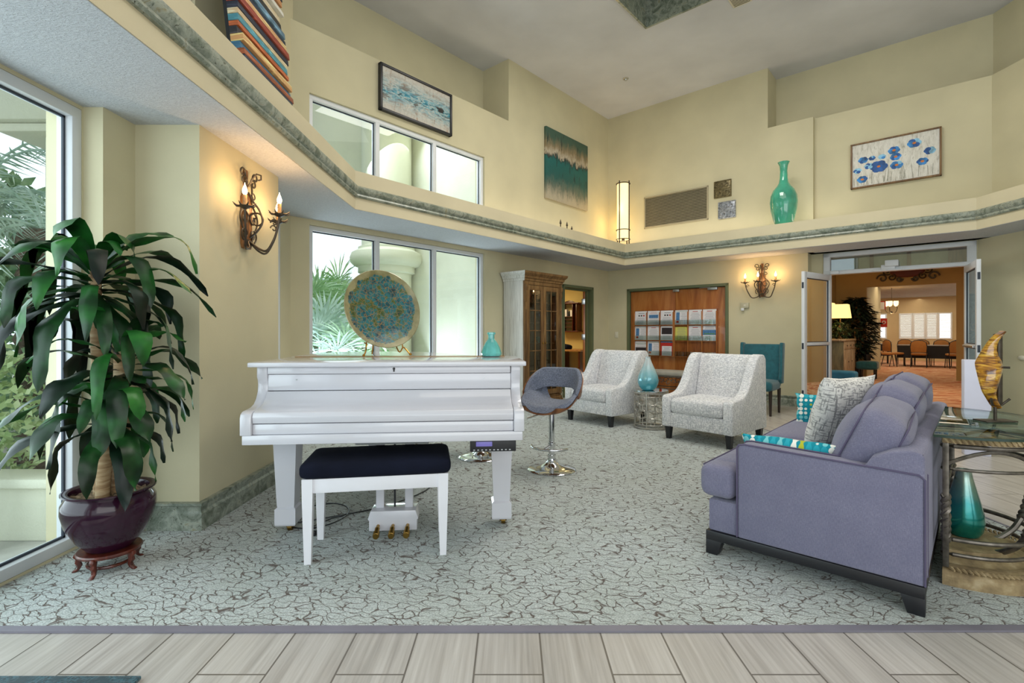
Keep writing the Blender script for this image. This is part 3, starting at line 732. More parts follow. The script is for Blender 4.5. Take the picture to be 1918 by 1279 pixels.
MB().rbox(-W2+.057, W2-.057, .222, .26, .864, .955, .003).build('front_panel', M_WHITEP, pn)
mb = MB(); mb.rbox(-W2+.06, W2-.06, .206, .25, .958, .997, .003)
mb.build('lid_front_rail', M_WHITEP, pn)
MB().tube([(.015, .203, .985), (.015, .209, .985)], .0075, 10).rbox(.011, .019, .203, .208, .968, .983, .001).build('keyhole', M_BLACKP, pn)
for x in (-.53, .53): MB().tube([(x, .218, .925), (x, .2225, .925)], .004, 8).build('screw', M_SILVER, pn)
def pout(o, n=16):
    L = 1.72
    pts = [(-W2-o, .3), (-W2-o, L-.35)]
    pts += [(-W2+.33-(.33+o)*math.cos(a), L-.35+(.35+o)*math.sin(a)) for a in [PI/2*i/n for i in range(1, n+1)]]
    q = spline([(-W2+.33, L+o, 0), (-.15, L-.03+o, 0), (.12+o*.5, L-.22+o*.5, 0), (.30+o, L-.55, 0), (.48+o, L-.85, 0), (.66+o, L-1.02, 0), (W2+o, L-1.18, 0), (W2+o, .3, 0)], 6)
    pts += [(p.x, p.y) for p in q[1:]]
    return pts
po = pout(0); MB().prism(po[::-1], .62, .998, 'z').build('case', M_WHITEP, pn, sharp=30)
lo = pout(.028)
lid = [p for p in lo if p[1] > .83]
mb = MB(); mb.prism([(lo[0][0], .835)]+[p for p in lo if p[1] > .84]+[(lo[-1][0] if True else 0, .835)], 1.000, 1.026, 'z', .004)
mb.build('lid', M_WHITEP, pn, sharp=30)
MB().rbox(-W2-.028, W2+.028, .155, .829, 1.000, 1.026, .005).build('lid_front_flap', M_WHITEP, pn)
MB().tube([(-W2+.0, .832, 1.024), (W2-.05, .832, 1.024)], .0042, 8).build('lid_hinge', M_GOLD, pn)
def pleg(x, y):
    r = MB(); r.T = Matrix.Translation((x, y, 0))
    rings = [(.085, .605), (.082, .585), (.066, .56), (.066, .545), (.050, .17), (.048, .155), (.060, .145), (.060, .055), (.055, .045)]
    g = r.grid([[(sx*w, sy*w, z) for sx, sy in ((-1, -1), (1, -1), (1, 1), (-1, 1))] for w, z in rings], False, True); r.f(g[-1]); r.f(g[0][::-1])
    o = r.build('leg', M_WHITEP, pn, sharp=15)
    c = MB(); c.T = Matrix.Translation((x+.012, y, 0)); c.tube([(-.012, 0, .022), (.012, 0, .022)], .022, 16); c.cyl(0, 0, .03, .05, .028, n=14); c.rbox(-.022, .022, -.012, .012, .02, .045, .003)
    c.build('caster', M_BRASS, o)
pleg(-W2+.10, .42); pleg(W2-.10, .42); pleg(-.30, 1.42)
ly = []
mb = MB(); mb.rbox(-.21, .21, .24, .42, .545, .572, .004); mb.build('lyre_plate', flat('grey_lyre_plate', 'A4A8A8', .4), pn)
for x in (-.085, .085):
    MB().rbox(x-.024, x+.024, .33, .37, .14, .58, .004).build('lyre_post', M_WHITEP, pn)
bx = MB().prism([(-.145, .105), (-.13, .15), (.13, .15), (.145, .105), (.145, .100), (.138, .095), (.138, .035), (-.138, .035), (-.138, .095), (-.145, .100)], .27, .42, 'y', .003).build('pedal_box', M_WHITEP, pn)
for x in (-.085, .0, .085):
    mb = MB(); mb.tube(spline([(x, .28, .065), (x, .25, .062), (x, .225, .048), (x, .20, .036), (x, .188, .034)], 5), [.010]*6+[.014]*5+[.019]*6+[.016]*4, 10, flatk=1.0)
    mb.build('pedal', M_BRASS, pn)
MB().cyl(0, .345, .12, .58, .006, n=8).build('pedal_rod', M_BLACKP, pn)
for x, y in ((.13, .5), (-.13, .5)):
    MB().tube([(x*.5, .36, .15), (x, y, .6)], .006, 8).build('lyre_brace', M_BRASS, pn)
ct = thing('player_control_unit', 'black player control unit with violet display hung under the right end of the piano', 'electronics', (-.11, 2.85, F0+.53), math.radians(4.85))
MB().rbox(-.128, .128, -.06, .12, 0, .073, .004).build('housing', M_BLACKP, ct)
MB().rbox(-.095, -.005, -.064, -.058, .03, .056, .002).build('display', flat('violet_display', '6E68A8', .2, emit='6A62B0', es=.5), ct)
mb = MB()
for i in range(10): mb.box(-.11+i*.022, -.10+i*.022, -.0635, -.059, .008, .013)
mb.build('buttons', M_SILVER, ct)
MB().rbox(.09, .11, -.06, .1, .073, .08, .002).build('bracket', M_SILVER, ct)
cb = thing('power_cable', 'black cable coiled on the carpet behind the piano bench', 'cable', (-1.2, 3.25, F0))
mb = MB(); pts = [(-.05+.02*math.cos(a*1.0)+.16*math.cos(a), .22*math.sin(a), .008+.002*(a % 2)) for a in [i*.35 for i in range(30)]]
pts += [(.25, .1, .008), (.4, .25, .008), (.55, .5, .008), (.62, .85, .006)]
mb.tube(spline(pts, 3), .0045, 6); mb.build('cable', M_BLACKP, cb)
MB().rbox(-.02, .05, -.32, -.28, 0, .03, .006).tube([(.0, -.29, .015), (-.02, -.2, .01), (.05, -.05, .008), (.11, .0, .008)], .004, 6).build('plug', M_BLACKP, cb)

# ---- piano bench
bn = thing('piano_bench', 'white four legged piano bench with navy black padded seat', 'bench', (-.7095, 2.632, F0), math.radians(9.6))
for x, y in ((-.345, .018), (.345, .018), (-.345, .335), (.345, .335)):
    mb = MB(); mb.T = Matrix.Translation((x, y, 0))
    sx = -1 if x < 0 else 1; sy = -1 if y < .1 else 1
    g = mb.grid([[(sx*(.0)+a*w+(-sx)*0, b*w, z) for a, b in ((-1, -1), (1, -1), (1, 1), (-1, 1))] for w, z in ((.027, .44), (.026, .34), (.017, 0.0))], False, True)
    mb.f(g[0]); mb.f(g[-1][::-1]); mb.build('leg', M_BENCHW, bn, sharp=15)
MB().rbox(-.32, .32, -.002, .018, .365, .438, .003).build('front_rail', M_BENCHW, bn)
MB().rbox(-.32, .32, .335, .355, .365, .438, .003).build('rear_rail', M_BENCHW, bn)
for x in (-.36, .34): MB().rbox(x, x+.02, .03, .325, .365, .438, .003).build('side_rail', M_BENCHW, bn)
MB().soft((0, .177, .48), .775, .40, .085, .035, (0, 0, .012), 14).build('cushion', M_BLACKF, bn)

# ---- potted corn plant
pl = thing('potted_corn_plant', 'tall potted corn plant with drooping dark green leaves beside the left window', 'plant', (-2.05, 2.56, F0))
stand = thing('plant_stand', 'small carved cherry wood stand under the purple pot', 'stand', (-2.05, 2.56, F0))
mb = MB(); mb.lathe([(.0905, .083), (.155, .083), (.16, .093), (.155, .10), (.09, .10)], 28, cap=False); mb.grid([[(.09*math.cos(2*PI*k/28), .09*math.sin(2*PI*k/28), z) for k in range(28)] for z in (.083, .10)], False, True)
mb.build('top_ring', M_CHERRY, stand)
mb = MB(); mb.tube([(.105*math.cos(2*PI*k/28), .105*math.sin(2*PI*k/28), .03) for k in range(28)], .008, 8, True); mb.build('lower_ring', M_CHERRY, stand)
for k in range(5):
    a = 2*PI*k/5-PI/2+.15; mb = MB(); mb.T = RZ(a)
    prof = [(.13, .095), (.165, .09), (.172, .075), (.158, .062), (.163, .045), (.150, .03), (.152, .015), (.172, .008), (.178, .0), (.158, .0), (.140, .01), (.128, .03), (.135, .05), (.128, .07)]
    mb.prism(prof, -.011, .011, 'y', .003); mb.build('leg', M_CHERRY, stand)
M_POT = flat('purple_black_glaze', '2A0A20', .10, coat=0, spec=.45, var=.25, nscale=4)
mb = MB(); pr = [(.10, .0), (.115, .002), (.165, .05), (.215, .13), (.234, .195), (.232, .235), (.212, .265), (.207, .272), (.232, .285), (.232, .292), (.218, .293), (.195, .288), (.190, .27), (.185, .25)]
mb.lathe([(r*.84, z*1.02+.104) for r, z in pr], 48); mb.build('pot', M_POT, pl)
mb = MB(); mb.grid([[(r*math.cos(2*PI*k/30), r*math.sin(2*PI*k/30), .365+.012*math.sin(k*2.7+r*40)+.004) for k in range(30)] for r in (.001, .04, .08, .12, .16)], False, True)
mb.build('moss', flat('dry_moss', '8C7A62', .95, var=.4, nscale=60, bump=1, bscale=120), pl)
M_BARK = wood('ringed_cane_bark', '7A5B3C', 'A98C66', 'C8B592', (6, 6, 40), .8, 0, 1.0, .5)
canes = [((-.055, .0), (-.06, -.02), 1.50, .027), ((.03, .02), (.06, .0), 1.08, .035), ((.00, -.05), (.02, -.04), .84, .030)]
tops = []
for (bx_, by_), (tx, ty), h, r_ in canes:
    P = [(bx_, by_, .36), (bx_+(tx-bx_)*.3+.004, by_, .36+(h-.36)*.35), (bx_+(tx-bx_)*.7, by_+(ty-by_)*.6, .36+(h-.36)*.7), (tx, ty, h)]
    MB().tube(spline(P, 6), r_, 14).build('cane', M_BARK, pl); tops.append((tx, ty, h))
MB().tube(spline([(-.03, .03, .36), (-.055, .04, .6), (-.06, .03, .9)], 5), .02, 12).build('cane', M_BARK, pl)
def lm(n, a, b, c):
    g = G(n); v = g.vec(); g.col(g.ramp(g.noise(v, 7, 3), [(.3, a), (.5, b), (.7, c)])).pr(.38, coat=0, spec=.32); return g.m
LEAF = [lm('dark_green_leaf', '08180A', '123616', '246028'), lm('mid_green_leaf', '0E3012', '1C5A20', '34782E'), lm('blackish_green_leaf', '040C08', '081C10', '102C18')]
WX = -2.40+2.05+.06   # glass limit, local x
def leaf(mb, base, az, el, L, Wd, curl, rd):
    p = Vector(base); e = el; n = 13; rows = []; a = az
    kink = rd.uniform(.35, .6); tw = rd.uniform(-.6, .6)
    for i in range(n+1):
        t = i/n; w = Wd*(.22+.78*min(1, (t/.38))**1.1)*(1-max(0, (t-.62)/.38)**2.0)**.75 if t < .999 else .001
        d = Vector((math.cos(a)*math.cos(e), math.sin(a)*math.cos(e), math.sin(e)))
        side = Vector((-math.sin(a), math.cos(a), 0)); nor = side.cross(d); side = side*math.cos(tw*t)+nor*math.sin(tw*t); nor = side.cross(d)
        wv = .10*Wd*math.sin(t*17+tw*9)
        row = []
        for k in (-1, -.5, 0, .5, 1):
            q = p+side*k*w*.5+nor*(abs(k)*w*.10+wv*k)
            if q.x < WX: q.x = WX+.02*rd.random()*0+max(-.0, 0)
            if q.y > .46 and q.x < .17: q.y = .46
            row.append(q)
        rows.append(row)
        p = p+d*L/n; e = max(-1.50, e-(curl*(2.1 if t > kink-.1 and t < kink+.15 else .65))/n); 
    mb.grid(rows)
rd = random.Random(21)
for (tx, ty, h), cnt, Lr, nm in ((tops[0], 50, (.46, .66), 'upper'), (tops[1], 25, (.40, .60), 'middle'), (tops[2], 28, (.36, .52), 'lower')):
    grp = {0: MB(), 1: MB(), 2: MB()}
    mb = MB()
    for k in range(cnt):
        t = k/cnt; az = k*2.399+rd.uniform(-.2, .2); el = 1.25-1.75*t+rd.uniform(-.15, .15)
        if math.cos(az) < -.3: el = max(el, -.1)
        z = h-.18*t+.03; mb.mi = rd.choice((0, 0, 1, 2)) if t > .3 else rd.choice((0, 1, 1))
        L = rd.uniform(*Lr)*(1 if t > .15 else .72)
        leaf(mb, (tx+.02*math.cos(az), ty+.02*math.sin(az), z), az, el, L, rd.uniform(.060, .098), rd.uniform(1.3, 2.6), rd)
    mb.build('foliage', LEAF, pl, sharp=60)

stand.scale = (.86, .86, 1)
# ---- wall sconces
def sconce(label, loc, rotz):
    r = thing('candle_wall_sconce', label, 'wall lamp', loc, rotz, None)
    mb = MB(); mb.prism([(-.055, .03), (-.04, .0), (.04, .0), (.055, .03), (.055, .36), (.03, .40), (-.03, .40), (-.055, .36)], -.03, 0, 'y', .004)
    mb.rbox(-.02, .02, -.018, 0, .40, .56, .003); mb.build('backplate', M_RUSTIC, r)
    sc2 = MB()
    for sg in (-1, 1):
        def P(l): return [(sg*x, -.035, z) for x, z in l]
        a = [(.02+.0, .02), (.06, .10), (.105, .17), (.115, .22), (.09, .27), (.05, .31), (.035, .35), (.04, .42), (.03, .47)]
        sc2.tube(spline(P(a), 5), .007, 6)
        sc2.tube(P(spiral(.055, .215, .062, .018, -.6, 7.5)), .006, 6); sc2.tube(P(spiral(.06, .47, .035, .01, PI, -4.2)), .006, 6)
        sc2.tube(P(spiral(.085, .52, .038, .012, 3.6, -2.4)), .006, 6); sc2.tube(P(spiral(.055, .10, .05, .014, -1.2, 6.5)), .006, 6); sc2.tube(P(spiral(.06, .38, .03, .01, 2.8, -3.2)), .005, 6)
    sc2.tube([(0, y, z) for y, z in spiral(-.09, .20, .06, .015, .5, 8)], .006, 6)
    sc2.tube([(0, y, z) for y, z in [(-.03, .44), (-.06, .50), (-.09, .53), (-.12, .52), (-.12, .49), (-.10, .485)]], .006, 6)
    sc2.tube(spline([(0, -.03, .40), (0, -.06, .34), (0, -.11, .27), (0, -.13, .19), (0, -.09, .12), (0, -.04, .08)], 5), .007, 6)
    sc2.build('scrollwork', M_IRON, r)
    for k, (cx, cy, ax) in enumerate(((-.235, -.13, 1), (0, -.25, 0), (.235, -.13, 1))):
        mb = MB(); q = Vector((cx, cy, .235))
        P = [Vector((cx*.05, -.03, .06)), Vector((cx*.25, cy*.35-.02, .0)), Vector((cx*.6, cy*.65, -.01)), Vector((cx*.8, cy*.85, .07)), Vector((cx*.93, cy*.95, .15)), q]
        mb.tube(spline(P, 6), .008, 8)
        t0 = Vector((cx, cy, 0)).normalized(); mb.tube([tuple(q-t0*(.035+x)+Vector((0, 0, -.05+z))) for x, z in spiral(0, 0, .028, .008, 0, 6)], .005, 6)
        arm = mb.build('arm', M_IRON, r)
        mb = MB(); mb.T = Matrix.Translation(q); mb.lathe([(.008, -.01), (.03, .0), (.04, .012), (.03, .016), (.012, .012)], 16)
        for j in range(8):
            a = 2*PI*j/8; mb.tube([(.03*math.cos(a), .03*math.sin(a), .01), (.055*math.cos(a), .055*math.sin(a), .012), (.075*math.cos(a), .075*math.sin(a), .028)], [.007, .006, .002], 6)
        mb.build('drip_pan', M_IRON, arm)
        mb = MB(); mb.T = Matrix.Translation(q); mb.cyl(0, 0, .012, .085, .0135, n=14); mb.build('candle_sleeve', M_CANDLE, arm)
        mb = MB(); mb.T = Matrix.Translation(q); mb.lathe([(.008, .085), (.015, .10), (.016, .115), (.010, .135), (.004, .15), (.001, .165)], 14); mb.build('bulb', M_BULB, arm)
        wp = Matrix.Translation(loc) @ RZ(rotz) @ Vector((cx, cy-.02, .235+.12)); point('sconce_lamp', wp, 4.0, 'FFC98A', .03)
    return r
sconce('rusty candle sconce with three bulbs on the pier beside the piano', (-1.90, 3.56, 1.79), PI/2)
p = RW(2.957, 0, 1.79); sconce('scrolled iron candle sconce on the wall between the notice doors and the glass doors', p, ROT_R)

# ---- bar stools
def stool(label, loc, rotz, ht=0):
    r = thing('bar_stool', label, 'bar stool', loc, rotz, 'swivel bar stools')
    mb = MB(); mb.lathe([(.001, .0), (.205, .0), (.21, .006), (.20, .014), (.15, .022), (.10, .034), (.06, .055), (.04, .08), (.036, .10)], 44); mb.build('base', M_CHROME, r)
    mb = MB(); mb.cyl(0, 0, .09, .50+ht, .026, n=24); mb.cyl(0, 0, .095, .13, .034, n=24); mb.cyl(0, 0, .20, .23, .032, n=24); mb.build('column', M_CHROME, r)
    mb = MB(); pts = [(.17*math.sin(a), -.02-.17*math.cos(a)*.9, .205) for a in [(-1.35+2.7*i/18) for i in range(19)]]
    mb.tube(pts, .011, 10); mb.tube([(0, -.03, .215), (-.0, -.17, .205)], .01, 8)
    mb.build('footrest', M_CHROME, r)
    mb = MB(); mb.tube([(0.02, 0, .50+ht), (-.06, -.03, .49+ht), (-.19, -.10, .445+ht)], .006, 8); mb.build('height_lever', M_CHROME, r)
    # seat pad: dished, curling up at both sides
    def seat(th0, gx, nm, mat, ex=0.0):
        top = []; bot = []
        N = 22
        for i in range(N+1):
            u = -1+2*i/N; rt = []; rb = []
            for j in range(N+1):
                v = -1+2*j/N
                hw_ = math.sqrt(max(0.0, 1-abs(v)**3.2)); x = u*(.245+ex)*(.55+.45*hw_); y = -.02+v*.215
                z = .535+ht+.145*abs(u)**3.0*(.35+.65*min(1, max(0, (v+.8)/.9)))+.012*v
                e = max(0, 1-max(abs(u), abs(v))**8)
                if nm == 'seat_pad': rt.append((x, y, z+.055*e**.5)); rb.append((x, y, z))
                else: rt.append((x, y, z-.002)); rb.append((x, y, z-.016))
            top.append(rt); bot.append(rb)
        mb = MB(); mb.grid(top); mb.grid(bot)
        edge = lambda g: [g[i][0] for i in range(N+1)]+[g[N][j] for j in range(1, N+1)]+[g[i][N] for i in range(N-1, -1, -1)]+[g[0][j] for j in range(N-1, 0, -1)]
        mb.grid([edge(top), edge(bot)], False, True); mb.build(nm, mat, r)
    seat(.05, 0, 'seat_pad', M_STOOLF); seat(0, 0, 'seat_shell', M_WALNUT, .006)
    # wrap-around back
    def back(ri, ro, nm, mat, zt, grow=0):
        N = 36; rows = [[], [], [], []]
        for i in range(N+1):
            a = -1+2*i/N; th = a*math.radians(94); k = abs(a)
            z1 = .875+ht-.20*max(0, (k-.36)/.64)**1.3+grow; z0 = .70+ht-.075*max(0, (k-.3)/.7)**1.1-grow
            lean = .05
            for idx, (rr, z) in enumerate(((ri, z0), (ri, z1), (ro, z1), (ro, z0))):
                R_ = rr+lean*(z-.68-ht)/.2*(1-k*.5)
                rows[idx].append((R_*math.sin(th)*1.02, -.02+R_*math.cos(th)*.92, z))
        mb = MB(); g = mb.grid(rows, True, False); mb.f([x[0] for x in g]); mb.f([x[-1] for x in g][::-1])
        o = mb.build(nm, mat, r, sharp=50)
        if nm == 'back_pad':
            m = o.modifiers.new('b', 'BEVEL'); m.width = .012; m.segments = 3; m.limit_method = 'ANGLE'
    back(.218, .252, 'back_pad', M_STOOLF, 0); back(.2545, .264, 'back_shell', M_WALNUT, 0, -.006)
    return r
stool('grey bar stool with walnut shell and full chrome base, right of the piano', (.345, 4.36, F0), math.radians(-28))
stool('bar stool hidden behind the piano, only its chrome base visible under it', (-.30, 4.80, F0), math.radians(165), -.02)

# ---- armchairs
def armchair(label, loc, rotz):
    r = thing('armchair', label, 'armchair', loc, rotz, 'tweed scoop armchairs')
    W = .41
    arm = [(.0, .14), (.0, .455), (.012, .478), (.04, .488), (.16, .497), (.26, .52), (.345, .585), (.415, .68), (.48, .79), (.54, .885), (.60, .935), (.655, .95), (.72, .945), (.765, .90), (.79, .14)]
    sm = [(p.x, p.y) for p in spline([(a, b, 0) for a, b in arm[3:13]], 4)]
    arm2 = arm[:3]+sm+arm[13:]
    for x0, x1 in ((-W, -W+.105), (W-.105, W)):
        MB().prism(arm2, x0, x1, 'x', .014).build('arm', M_TWEED, r, sharp=50)
    MB().rbox(-W+.10, W-.10, .012, .70, .14, .30, .012).build('front_rail', M_TWEED, r)
    MB().soft((0, .29, .382), 2*W-.215, .60, .165, .045, (0, .01, .022), 14, .003, 3).build('seat_cushion', M_TWEED, r)
    bk = [(.50, .30), (.53, .45), (.60, .75), (.645, .915), (.67, .94), (.715, .945), (.745, .92), (.77, .30)]
    MB().prism(bk, -W+.103, W-.103, 'x', .02).build('backrest', M_TWEED, r, sharp=50)
    for x, y in ((-.35, .055), (.35, .055), (-.35, .73), (.35, .73)):
        mb = MB(); mb.T = Matrix.Translation((x, y, 0)); s0 = .032; s1 = .022
        g = mb.grid([[(a*w, b*w, z) for a, b in ((-1, -1), (1, -1), (1, 1), (-1, 1))] for w, z in ((s1, 0), (s0, .145))], False, True); mb.f(g[0]); mb.f(g[1][::-1])
        mb.build('leg', M_BLACKP, r, sharp=15)
    return r
armchair('white and grey tweed armchair left of the drum table, next to the stool', (.98, 6.55, F0), math.radians(-50.7))
armchair('white and grey tweed armchair between the drum table and the sofa', (1.955, 5.36, F0), math.radians(-50.0))

# ---- drum side table and vase
dt = thing('drum_side_table', 'silver drum side table with interlocking square wire pattern between the armchairs', 'side table', (1.745, 6.30, 0))
R1 = .205
MB().lathe([(.001, .462), (.212, .462), (.215, .468), (.212, .476), (.001, .476)], 40, cap=False).build('mirror_top', flat('mirror_glass_top', 'C8D2D4', .05, 1, var=0), dt)
mb = MB()
for z in (.02, .45): mb.tube([(R1*math.cos(2*PI*k/48), R1*math.sin(2*PI*k/48), z) for k in range(48)], .0085, 8, True)
mb.tube([(R1*math.cos(2*PI*k/48), R1*math.sin(2*PI*k/48), .405) for k in range(48)], .005, 6, True)
mb.tube([(R1*math.cos(2*PI*k/48), R1*math.sin(2*PI*k/48), .06) for k in range(48)], .005, 6, True)
def rsq(ca, cz, w, h, rr):
    pts = []
    for qx, qz, a0 in ((1, 1, 0), (-1, 1, 90), (-1, -1, 180), (1, -1, 270)):
        for k in range(4):
            a = math.radians(a0+30*k); pts.append((qx*(w-rr)+rr*math.cos(a), qz*(h-rr)+rr*math.sin(a)))
    return [((R1)*math.cos(ca+x/R1), R1*math.sin(ca+x/R1), cz+z) for x, z in pts]
NQ = 9
for k in range(NQ):
    for j in range(4):
        ca = 2*PI*(k+(.5 if j % 2 else 0))/NQ; mb.tube(rsq(ca, .11+j*.082, .052, .05, .02), .0052, 6, True)
for k in range(6):
    a = 2*PI*k/6; mb.tube([(R1*math.cos(a), R1*math.sin(a), .0), (R1*math.cos(a), R1*math.sin(a), .45)], .006, 6)
mb.build('wire_cage', flat('champagne_silver_metal', 'C9C6BE', .3, .8), dt)
def vase_mat(name, top, mid, bot, z0, z1, rough=.2, metal=.2, patt=.5):
    g = G(name); s = g.new('ShaderNodeSeparateXYZ'); g.link(g.tc.outputs['Object'], s.inputs[0])
    mr = g.new('ShaderNodeMapRange'); g.link(s.outputs['Z'], mr.inputs[0]); mr.inputs[1].default_value = z0; mr.inputs[2].default_value = z1
    n = g.noise(g.vec(), 16, 5, .7); f = g.math('ADD', mr.outputs[0], g.math('MULTIPLY', g.math('SUBTRACT', n, .5), patt))
    g.col(g.ramp(f, [(.15, bot), (.5, mid), (.85, top)])).pr(rough, metal, coat=.5); g.bump(g.noise(g.vec(), 90, 3), .15, .002); return g.m
mb = MB(); pr = [(.055, 0), (.075, .004), (.105, .04), (.125, .09), (.128, .13), (.118, .18), (.094, .24), (.066, .30), (.044, .35), (.031, .39), (.028, .405), (.033, .418), (.026, .418), (.022, .39)]
tag(mb.lathe(pr, 40).build('teardrop_vase', vase_mat('pearly_blue_glass', 'C4D0D2', '8FC0C8', '3F9FB0', .0, .42), loc=(1.70, 6.27, .477)), 'pearly blue teardrop vase standing on the drum side table', 'vase')

# ---- sofa
sf = thing('sofa', 'lavender grey sofa with black plinth legs seen from its near arm', 'sofa', (1.05, 2.72, F0), math.atan2(-.68, .733))
SL = 2.10; D = .92
mb = MB(); mb.rbox(.0, D, .0, SL, .075, .125, .004); mb.build('plinth', M_BLACKP, sf)
for x, y in ((0, 0), (D-.085, 0), (0, SL-.06), (D-.085, SL-.06)):
    mb = MB(); x1 = x+.085; f = x < .1
    mb.prism([(x, .0), (x+.06, .0), (x1, .08), (x, .08)] if f else [(x1, 0), (x1, .08), (x, .08), (x1-.06, 0)], y+.002, y+.06, 'y', .002); mb.build('leg', M_BLACKP, sf)
MB().rbox(.01, .9, .012, SL-.012, .125, .295, .012).build('front_rail', M_SOFA, sf)
for y in (0, SL-.115):
    o = MB().prism([(.165, .126), (.165, .595), (.175, .608), (.20, .612), (D-.03, .590), (D-.004, .585), (D, .575), (D, .126)], y, y+.115, 'x' if False else 'y', .010).build('arm', M_SOFA, sf, sharp=50)
    for yy in ((y, y+.115)):
        MB().tube([(.163, yy, .13), (.163, yy, .596), (.172, yy, .609), (.20, yy, .615), (D-.02, yy, .592), (D, yy, .575), (D, yy, .13)], .0045, 6).build('piping', flat('plum_piping', '57506C', .8), o)
MB().prism([(.70, .13), (.70, .58), (.735, .64), (.80, .675), (.87, .69), (.905, .685), (D, .67), (D+.002, .13)], .002, SL-.002, 'y', .012).build('back_frame', M_SOFA, sf, sharp=50)
for i in range(2):
    y0 = .0 if i == 0 else SL/2+.003; y1 = SL/2-.003 if i == 0 else SL
    # T shaped seat cushions, wrapping in front of the arms
    yi0 = .12 if i == 0 else y0; yi1 = y1 if i == 0 else SL-.12
    mb = MB(); mb.soft((.33, (yi0+yi1)/2, .395), .72, yi1-yi0, .185, .05, (.01, 0, .015), 14, .003, i)
    e0, e1 = (y0, .22) if i == 0 else (SL-.22, SL)
    mb.soft((.055, (e0+e1)/2, .390), .18, e1-e0, .175, .045, (.008, 0, .0), 12, .002, i)
    o = mb.build('seat_cushion', M_SOFA, sf)
    z = .475
    MB().tube([(-.026, y0+.04, z-.008), (-.030, y1-.03, z-.006)], .005, 6).build('piping', flat('plum_piping', '57506C', .8), o)
    MB().tube([(-.030, y0+.05, .318), (-.033, y1-.05, .318)], .005, 6).build('piping', flat('plum_piping', '57506C', .8), o)
cy = [(.40, -.10, .05), (1.00, .0, 0.02), (1.62, .02, -.0)]
for i, (yc, dz, rl_) in enumerate(cy):
    mb = MB(); mb.T = TR(.685, yc, .68+dz*.55) @ RZ(rl_) @ RY(math.radians(24)) @ RX(rl_)
    mb.soft((0, 0, 0), .215, .60, .43, .07, (.05, .015, .02), 16, .008, i+5)
    o = mb.build('back_cushion', M_SOFA, sf)
    for sx in (-1, 1):
        mb = MB(); mb.T = TR(.685, yc, .68+dz*.55) @ RZ(rl_) @ RY(math.radians(24)) @ RX(rl_)
        pts = []; r_ = .05
        for qy, qz, a0 in ((1, 1, 0), (-1, 1, 90), (-1, -1, 180), (1, -1, 270)):
            for k in range(5):
                a = math.radians(a0+22.5*k); pts.append((sx*.089, qy*(.284-r_)+r_*math.cos(a), qz*(.199-r_)+r_*math.sin(a)))
        mb.tube(pts, .004, 6, True); mb.build('piping', flat('plum_piping', '57506C', .8), o)
def on_sofa(x, y, z): 
    c_, s_ = math.cos(sf.rotation_euler.z), math.sin(sf.rotation_euler.z); return (1.05+x*c_-y*s_, 2.72+x*s_+y*c_, z)
q = on_sofa(.47, .86, .475+.235)
mb = MB(); mb.pillow(.47, .48, .17, 18); o = mb.build('throw_pillow', M_PTWEED, loc=q, rot=(math.radians(-16), 0, sf.rotation_euler.z-PI/2-.42))
tag(o, 'black and white slub throw pillow leaning on the sofa back cushions', 'pillow')
def dots():
    g = G('dotted_turquoise_fabric'); v = g.vec((1, .25, 1))
    vo = g.new('ShaderNodeTexVoronoi'); vo.inputs['Scale'].default_value = 30; vo.inputs['Randomness'].default_value = .06; g.link(v, vo.inputs['Vector'])
    d = g.ramp(vo.outputs['Distance'], [(.50, 1.0), (.54, 0.0)])
    s = g.new('ShaderNodeSeparateColor'); g.link(vo.outputs['Color'], s.inputs[0])
    c = g.ramp(s.outputs[0], [(.0, 'F0F2E8'), (.34, '2FA6B8'), (.55, 'B7BE3C'), (.7, '7CCBD0'), (.85, 'F0F2E8')], 'CONSTANT')
    g.col(g.mix(d, '1F8FA0', c)).pr(.9, spec=.1); return g.m
M_DOTS = dots()
q = on_sofa(.22, 1.80, .475+.115)
tag(MB().pillow(.42, .25, .13, 16, seed=4).build('lumbar_pillow', M_DOTS, loc=q, rot=(math.radians(-12), 0, sf.rotation_euler.z+.15)), 'turquoise and lime dotted pillow at the far arm of the sofa', 'pillow')
q = on_sofa(.36, .215, .475+.062)
tag(MB().pillow(.46, .25, .13, 16, seed=6).build('lumbar_pillow', M_DOTS, loc=q, rot=(math.radians(28), 0, sf.rotation_euler.z)), 'turquoise and lime dotted pillow peeking over the near sofa arm', 'pillow')

# ---- demilune glass side table with stone base
TA = math.atan2(-.68, .733)
gt = thing('glass_side_table', 'half round twisted iron side table with glass top and stone base behind the sofa', 'side table', (2.04, 2.38, F0), TA)
# local x = away from sofa back (bulge), local y = along the sofa back
def stone():
    g = G('carved_tan_stone'); n = g.noise(g.vec(), 14, 5, .6); g.col(g.ramp(n, [(.3, '7C6A4E'), (.55, 'A8926C'), (.75, 'C7B592')])).pr(.75); g.bump(g.noise(g.vec(), 60, 4), .5, .006); return g.m
M_STONE = stone()
def half(Rx, Ry, yc, n=28): return [(0, yc-Ry)]+[(Rx*math.cos(a), yc+Ry*math.sin(a)) for a in [-PI/2+PI*i/n for i in range(1, n)]]+[(0, yc+Ry)]
yc = .41
mb = MB(); rows = []
for k, z in ((1.0, 0), (1.0, .05), (.96, .068), (.9, .078), (.80, .080), (.76, .07), (.62, .10), (.60, .12)):
    rows.append([(x*k, yc+(y-yc)*k, z) for x, y in half(.42, .41, yc)])
g = mb.grid(rows, False, True); mb.f(g[0]); mb.f(g[-1][::-1]); bs = mb.build('stone_base', M_STONE, gt)
mb = MB()
hp = half(.405, .395, yc, 60)[1:-1]
